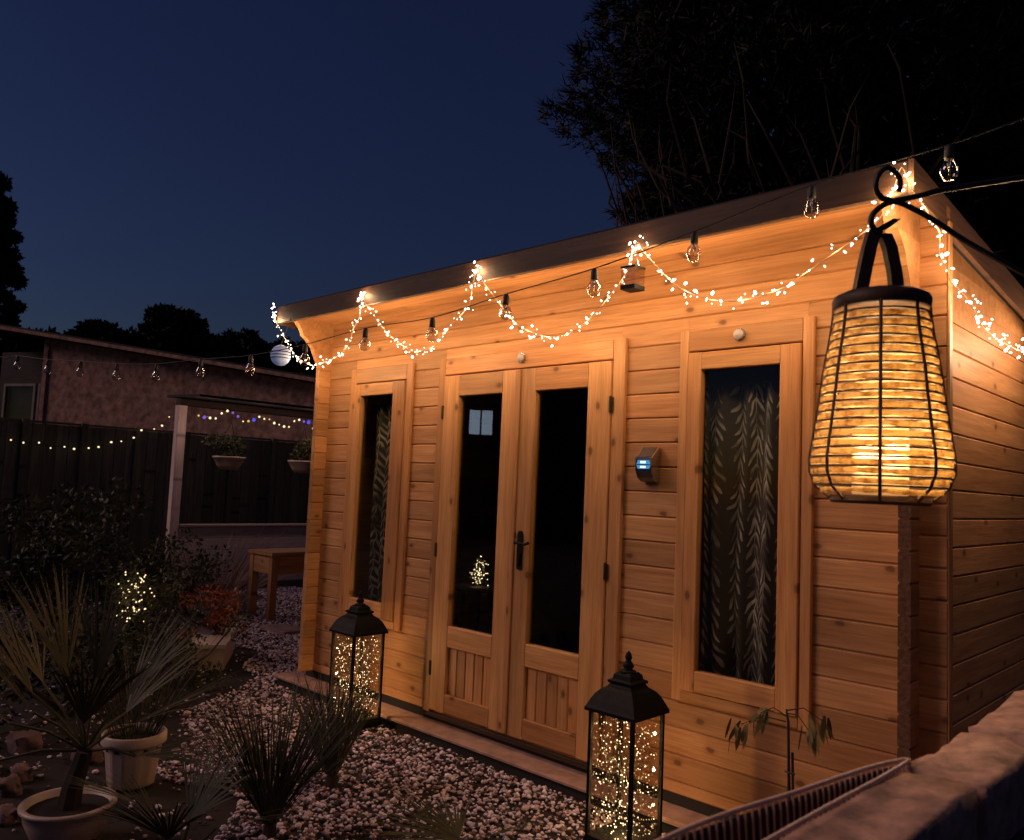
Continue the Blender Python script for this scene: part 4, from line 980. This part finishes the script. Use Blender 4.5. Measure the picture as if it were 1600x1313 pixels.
# ------------------------------------------------------------------ white shelter, fence, neighbours
t = thing('garden_shelter', 'open garden shelter with white post and low white plank wall', 'shelter', (-5.3, 2.4, GZ))
board('post', t, 'white_board', (-5.05, -4.95), (1.17, 1.28), (GZ, 2.13), 'z')
for k in range(5):
    a = GZ+.002+.146*k; board('plank', t, 'white_board', (-4.99, -4.965), (1.29, 4.4), (a, a+.142), 'y')
board('wall_cap', t, 'white_board', (-5.05, -4.92), (1.285, 4.4), (.634, .662), 'y')
board('beam', t, 'dark_timber', (-5.06, -4.94), (1.18, 5.0), (2.131, 2.214), 'y')
obj('shelter_roof', MB().prism([(-4.42, 2.212), (-5.35, 2.246), (-5.35, 2.276), (-4.42, 2.242)], 1.18, 5.0, 'y'), 'roof_felt', t, (0, 0, 0))
for i, (y, lb) in enumerate(((1.85, 'white hanging basket with trailing plants nearest the white shelter post'), (2.93, 'white hanging basket under the shelter beam close to the cabin edge'))):
    b = thing('hanging_basket', lb, 'hanging basket', (-4.97, y, 1.45), 'hanging baskets under the shelter')
    obj('bowl', MB().lathe([(0.0, 0), (.10, 0), (.15, .06), (.195, .145), (.205, .15), (.205, .17), (.185, .17), (.175, .14), (0, .12)], 22), 'plastic_white', b, (-4.90, y, 1.36), True)
    for k in range(3):
        a = 2*math.pi*k/3; obj('chain', MB().tube([(.19*math.cos(a), .19*math.sin(a), .165), (0, 0, .62)], .004, 4), 'iron', b, (-4.90, y, 1.36))
    obj('hook', MB().tube([(0, 0, .61), (0, 0, .78)], .005, 5), 'iron', b, (-4.90, y, 1.36))
    mb = MB(); leaf_cloud(mb, blob((-4.90, y, 1.50), .22, .30, 10, .09), 60, .05); obj('foliage', mb, 'leaf_mid', b, (0, 0, 0))
cl = thing('coloured_lights', 'string of small yellow, blue and violet lights under the shelter beam', 'string lights', (-4.92, 2.3, 2.0))
pts = [(-4.50, 1.22+.072*k, 2.02-.05*math.sin(k*.9)+random.uniform(-.03, .03)) for k in range(30)]
obj('wire', MB().tube(pts, .003, 4), 'cable', cl, (0, 0, 0))
for yy in (1.35, 2.1, 2.9):
    ld = bpy.data.lights.new('coloured_glow', 'POINT'); ld.energy = 2.6; ld.color = (1.0, .62, .52); ld.shadow_soft_size = .06
    put(bpy.data.objects.new('coloured_glow', ld), cl, (-4.46, yy, 1.95))
me_ = {}
for nm in ('led_yellow', 'led_blue', 'led_violet', 'led_faint'):
    me_[nm] = ledmesh(.016, .035); me_[nm].materials.append(MAT[nm])
for k, p in enumerate(pts):
    nm = ('led_yellow', 'led_faint', 'led_yellow', 'led_blue', 'led_faint', 'led_violet')[(k*5+k//4+(k*k)//9) % 6]
    o = obj('led', me_[nm], nm, cl, (p[0], p[1], p[2]-.03))
    q = random.uniform(.55, 1.0)*(1.6 if nm in ('led_blue', 'led_violet') else 1); o.scale = (q, q, q)
# fence of vertical boards along the boundary
fn = thing('garden_fence', 'dark green close boarded fence behind the planting bed', 'fence', (-7.0, 1.8, GZ))
y = -3.6
while y < 6.6:
    board('fence_board', fn, 'fence_wood', (-7.04, -7.015+random.uniform(0, .008)), (y, y+.146), (GZ, 1.87+random.uniform(-.004, .004)), 'z'); y += .150
for k in range(15):
    yy = -3.55+.72*k; board('post', fn, 'fence_wood', (-7.01, -6.93), (yy-.04, yy+.04), (GZ, 1.91), 'z')
board('top_rail', fn, 'fence_wood', (-7.06, -6.99), (-3.6, 6.6), (1.878, 1.905), 'y')
sl = thing('fence_lights', 'string of small warm lights drooping along the green fence', 'string lights', (-6.9, .8, 1.7))
fpts = [(-6.88, y_, z_) for y_, z_ in ((-.112, 1.638), (.023, 1.606), (.209, 1.619), (.351, 1.56), (.521, 1.588), (.649, 1.571), (.827, 1.591), (.957, 1.617), (1.12, 1.699), (1.247, 1.716), (1.418, 1.783), (1.516, 1.9), (1.687, 1.923), (1.803, 1.979), (1.892, 2.12))]
obj('wire', MB().tube([(-6.88, -.8, 1.85)]+fpts, .003, 4), 'cable', sl, (0, 0, 0))
for p in fpts:
    o = obj('led', me_['led_faint'], 'led_faint', sl, (p[0], p[1], p[2]-.02), rot=(random.uniform(0, 2), 0, 0)); k = random.uniform(.55, 1.05); o.scale = (k, k, k)
# neighbour's outbuilding
nb = thing('neighbour_outbuilding', 'pinkish rendered outbuilding with sloping roof rising behind the fence', 'building', (-14, 2.28, GZ))
AN = math.atan2(2.75, 6.0); NL = 9.4
def nbp(nm, mb, mat, par=None): return obj(nm, mb, mat, par or nb, (-14, 2.28, GZ), rot=(0, 0, AN) if par is None else None)
def rl(x): return 4.10-0.147*x            # roof line along the wall
nbp('wall', MB().prism([(0.0, 0), (NL, 0), (NL, rl(NL)), (0.0, rl(0))], 0.0, 3.0, 'y'), 'render_wall')
rfn = nbp('roof', MB().prism([(-2.6, rl(-2.6)+.01), (NL+.2, rl(NL+.2)+.01), (NL+.2, rl(NL+.2)+.13), (-2.6, rl(-2.6)+.13)], -.25, 3.2, 'y'), 'roof_felt')
nbp('roof_edge', MB().prism([(-2.6, rl(-2.6)+.02), (NL+.2, rl(NL+.2)+.02), (NL+.2, rl(NL+.2)+.09), (-2.6, rl(-2.6)+.09)], -.275, -.252, 'y'), 'render_wall', rfn)
nbp('porch_wall', MB().box(-2.5, -.001, .9, 3.0, 0, 4.0), 'dark_timber')
nbp('corner_post', MB().box(-.12, -.002, -.04, .08, 0, 4.08), 'render_wall')
for xa in (-2.2, -1.15):
    wv = nbp('window', MB().box(xa, xa+.85, .85, .895, 1.9, 3.2), 'pane_glass')
    for a, b, c, d_ in ((xa-.06, xa, 1.84, 3.26), (xa+.85, xa+.91, 1.84, 3.26), (xa, xa+.85, 1.84, 1.9), (xa, xa+.85, 3.2, 3.26)):
        nbp('frame', MB().box(a, b, .82, .9, c, d_), 'window_white', wv)

# trees
def tree(label, root, height, crown, n, size, mat='leaf_dark', trunk=.25, name='garden_tree', limbs=14, group=None, k=60):
    """crown: function t(0..1) -> (z, radius)"""
    t = thing(name, label, 'tree', root, group); root = V(root)
    mb = MB(); mb.tube([root+V((0, 0, -.1)), root+V((.05, 0, height*.35)), root+V((-.05, .05, height*.7)), root+V((0, 0, height*.96))], [trunk, trunk*.8, trunk*.5, trunk*.12], 9)
    obj('trunk', mb, 'bark', t, (0, 0, 0))
    cl = []
    mb = MB()
    for i in range(limbs):
        u = random.uniform(0, .9); z, r = crown(u); a = random.uniform(0, 6.28)
        e = root+V((math.cos(a)*r*.85, math.sin(a)*r*.85, z+.3)); s_ = root+V((0, 0, max(.5, z-r*.6)))
        mb.tube([s_, s_.lerp(e, .5)+V((0, 0, -.1*r)), e], [trunk*.3, trunk*.18, trunk*.05], 5)
    obj('limb', mb, 'bark', t, (0, 0, 0))
    mb = MB()
    for i in range(k):
        u = random.random(); z, r = crown(u); a = random.uniform(0, 6.28); q = r*math.sqrt(random.uniform(.15, 1))
        c = root+V((math.cos(a)*q, math.sin(a)*q, z)); rr = max(.18, r*.22)
        leaf_cloud(mb, [(c, (rr, rr, rr*.8))], n, size)
    obj('crown', mb, mat, t, (0, 0, 0))
    return t
# big conifer behind the cabin
def big_conifer(root, label):
    t = thing('conifer_tree', label, 'tree', root, 'conifers behind the cabin'); root = V(root)
    def radius(z):
        pts = [(2.0, 2.2), (4.2, 2.5), (5.2, 2.75), (6.2, 3.35), (6.9, 3.9), (7.6, 3.75), (8.2, 3.2), (9.5, 2.8), (11.5, 1.6), (13, .2)]
        for (z1, r1), (z2, r2) in zip(pts[:-1], pts[1:]):
            if z1 <= z <= z2: return r1+(r2-r1)*(z-z1)/(z2-z1)
        return .2
    mb = MB(); mb.tube([root+V((0, 0, -.2)), root+V((0, 0, 4)), root+V((.1, 0, 8)), root+V((0, 0, 12.6))], [.38, .30, .2, .05], 10); obj('trunk', mb, 'bark', t, (0, 0, 0))
    for i in range(26):
        z = random.uniform(3.0, 8.5); a = random.uniform(0, 6.28) if i < 12 else random.uniform(3.0, 5.6)
        r = radius(z+1.2)*random.uniform(.55, .9); e = root+V((math.cos(a)*r, math.sin(a)*r, z+1.5))
        s_ = root+V((0, 0, z-.8))
        obj('limb', MB().tube([s_, s_.lerp(e, .45)+V((0, 0, -.1)), e], [.09, .06, .015], 6), 'bark', t, (0, 0, 0))
    random.seed(41); mb = MB()
    for i in range(3900):
        z = random.uniform(2.6, 9.4) if i < 3600 else random.uniform(9.0, 12.8)
        a = -1.19+random.uniform(-1.95, 1.95) if i < 3600 else random.uniform(0, 6.28); rm = radius(z)
        q = rm*random.uniform(.55, .98); lump = 1+.07*math.sin(z*4.1+a*3)+.05*math.sin(z*9+a*11); q *= lump
        c = root+V((math.cos(a)*q, math.sin(a)*q, z)); out = V((math.cos(a), math.sin(a), .5))
        rr = random.uniform(.14, .28)
        for j in range(46):
            d = (out*random.uniform(.1, 1.1)+rnd_unit()*.8).normalized(); p = c+rnd_unit()*rr*random.random()
            blade(mb, p, d, random.uniform(.08, .20), .062, .1, None, 1)
        if i % 3 == 0:
            for j in range(9): blade(mb, c, (out+rnd_unit()*.35).normalized(), random.uniform(.16, .30), .05, .15, None, 1)
    obj('crown', mb, 'conifer', t, (0, 0, 0))
    mb = MB()
    for i in range(1500):
        z = random.uniform(2.0, 12.5); a = random.uniform(0, 6.28); q = radius(z)*.74*math.sqrt(random.random())
        c = root+V((math.cos(a)*q, math.sin(a)*q, z)); leaf_cloud(mb, [(c, (.32, .32, .28))], 36, .16, .3)
    obj('inner_crown', mb, 'conifer', t, (0, 0, 0))
    for i in range(20):                      # bare outer limbs on the side towards the garden
        a = random.uniform(-2.6, -.6); z = random.uniform(4.0, 4.7); r = radius(z)
        p0 = root+V((math.cos(a)*r*.95, math.sin(a)*r*.95, z)); mb = MB(); tip = None
        for f_ in range(random.choice((1, 2, 2))):
            a2 = a+random.uniform(-.22, .22); z2 = z+random.uniform(.7, 1.6); r2 = radius(z2)*random.uniform(1.0, 1.05)
            p2 = root+V((math.cos(a2)*r2, math.sin(a2)*r2, z2)); m1 = p0.lerp(p2, .35)+V((math.cos(a)*.16, math.sin(a)*.16, random.uniform(-.1, .05)))+rnd_unit()*.10; m2 = p0.lerp(p2, .7)+V((math.cos(a)*.14, math.sin(a)*.14, random.uniform(-.1, .1)))+rnd_unit()*.13
            mb.tube([p0, m1, m2, p2], [.028, .022, .014, .005], 5)
        obj('limb', mb, 'pale_bark', t, (0, 0, 0))
big_conifer((.62, 7.6, GZ), 'huge dark conifer towering right behind the cabin roof')
def con_crown(z0, z1, r):
    return lambda u: (z0+(z1-z0)*u, max(.12, r*(1-u)**.7))
tree('dark conifer rising beside the end of the cabin roof, behind the iron bracket', (3.6, 7.4, GZ), 7.5, lambda u: (1.0+5.6*u, 1.7*(1-.4*u)), 260, .2, 'conifer', .2, 'conifer_tree', 10, 'conifers behind the cabin', 200)
tree('narrow dark conifer above the neighbour\'s porch windows', (-18.9, 2.15, GZ), 8.8, con_crown(1.0, 8.7, 1.45), 330, .13, 'conifer', .18, 'conifer_tree', 10, None, 110)
for (x, y, h_, r, lb) in ((-16.6, 6.0, 5.9, 1.5, 'tallest round tree on the skyline beyond the outbuilding'), (-17.2, 4.4, 5.2, 1.5, 'spreading low tree on the skyline above the outbuilding roof'), (-15.4, 7.2, 5.3, 1.4, 'second tallest bushy tree on the skyline beyond the outbuilding'), (-14.6, 8.4, 5.1, 1.4, 'bushy tree on the skyline next to the cabin eaves'), (-13.9, 9.6, 5.1, 1.5, 'dark tree beyond the outbuilding half hidden by the cabin'), (-18.6, 3.4, 5.0, 1.5, 'low dark tree on the skyline beside the narrow conifer')):
    tree(lb, (x, y, GZ), h_, lambda u, h_=h_, r=r: (h_*(.30+.66*u), r*math.sqrt(max(.03, 1-(2*u-.8)**2/1.5))), 130, .17, 'conifer', .14, 'skyline_tree', 8, 'trees on the skyline', 150)

# a house across the gardens whose lit window shows in the door glass
HL = V((-18.40, -19.33, GZ))
hs_ = thing('neighbour_house', 'brick house across the gardens with one lit upstairs window', 'building', HL)
def hb(nm, mb, mat, par): return obj(nm, mb, mat, par, HL, rot=None if par is not hs_ else (0, 0, math.radians(45)))
hb('wall', MB().box(-4, 4.0, -4, 4, 0, 5.4), 'brick_house', hs_)
hb('roof', MB().prism([(-4.4, 5.4), (4.4, 5.4), (0, 7.8)], -4.3, 4.3, 'y'), 'roof_felt', hs_)
wv = hb('window', MB().box(3.98, 4.02, -.40, .40, 3.15, 4.0), 'room_light', hs_)
for a, b, c, d_ in ((-.46, -.40, 3.1, 4.05), (.40, .46, 3.1, 4.05), (-.40, .40, 3.1, 3.15), (-.40, .40, 4.0, 4.05), (-.03, .03, 3.15, 4.0)):
    hb('frame', MB().box(4.0, 4.07, a, b, c, d_), 'window_white', wv)
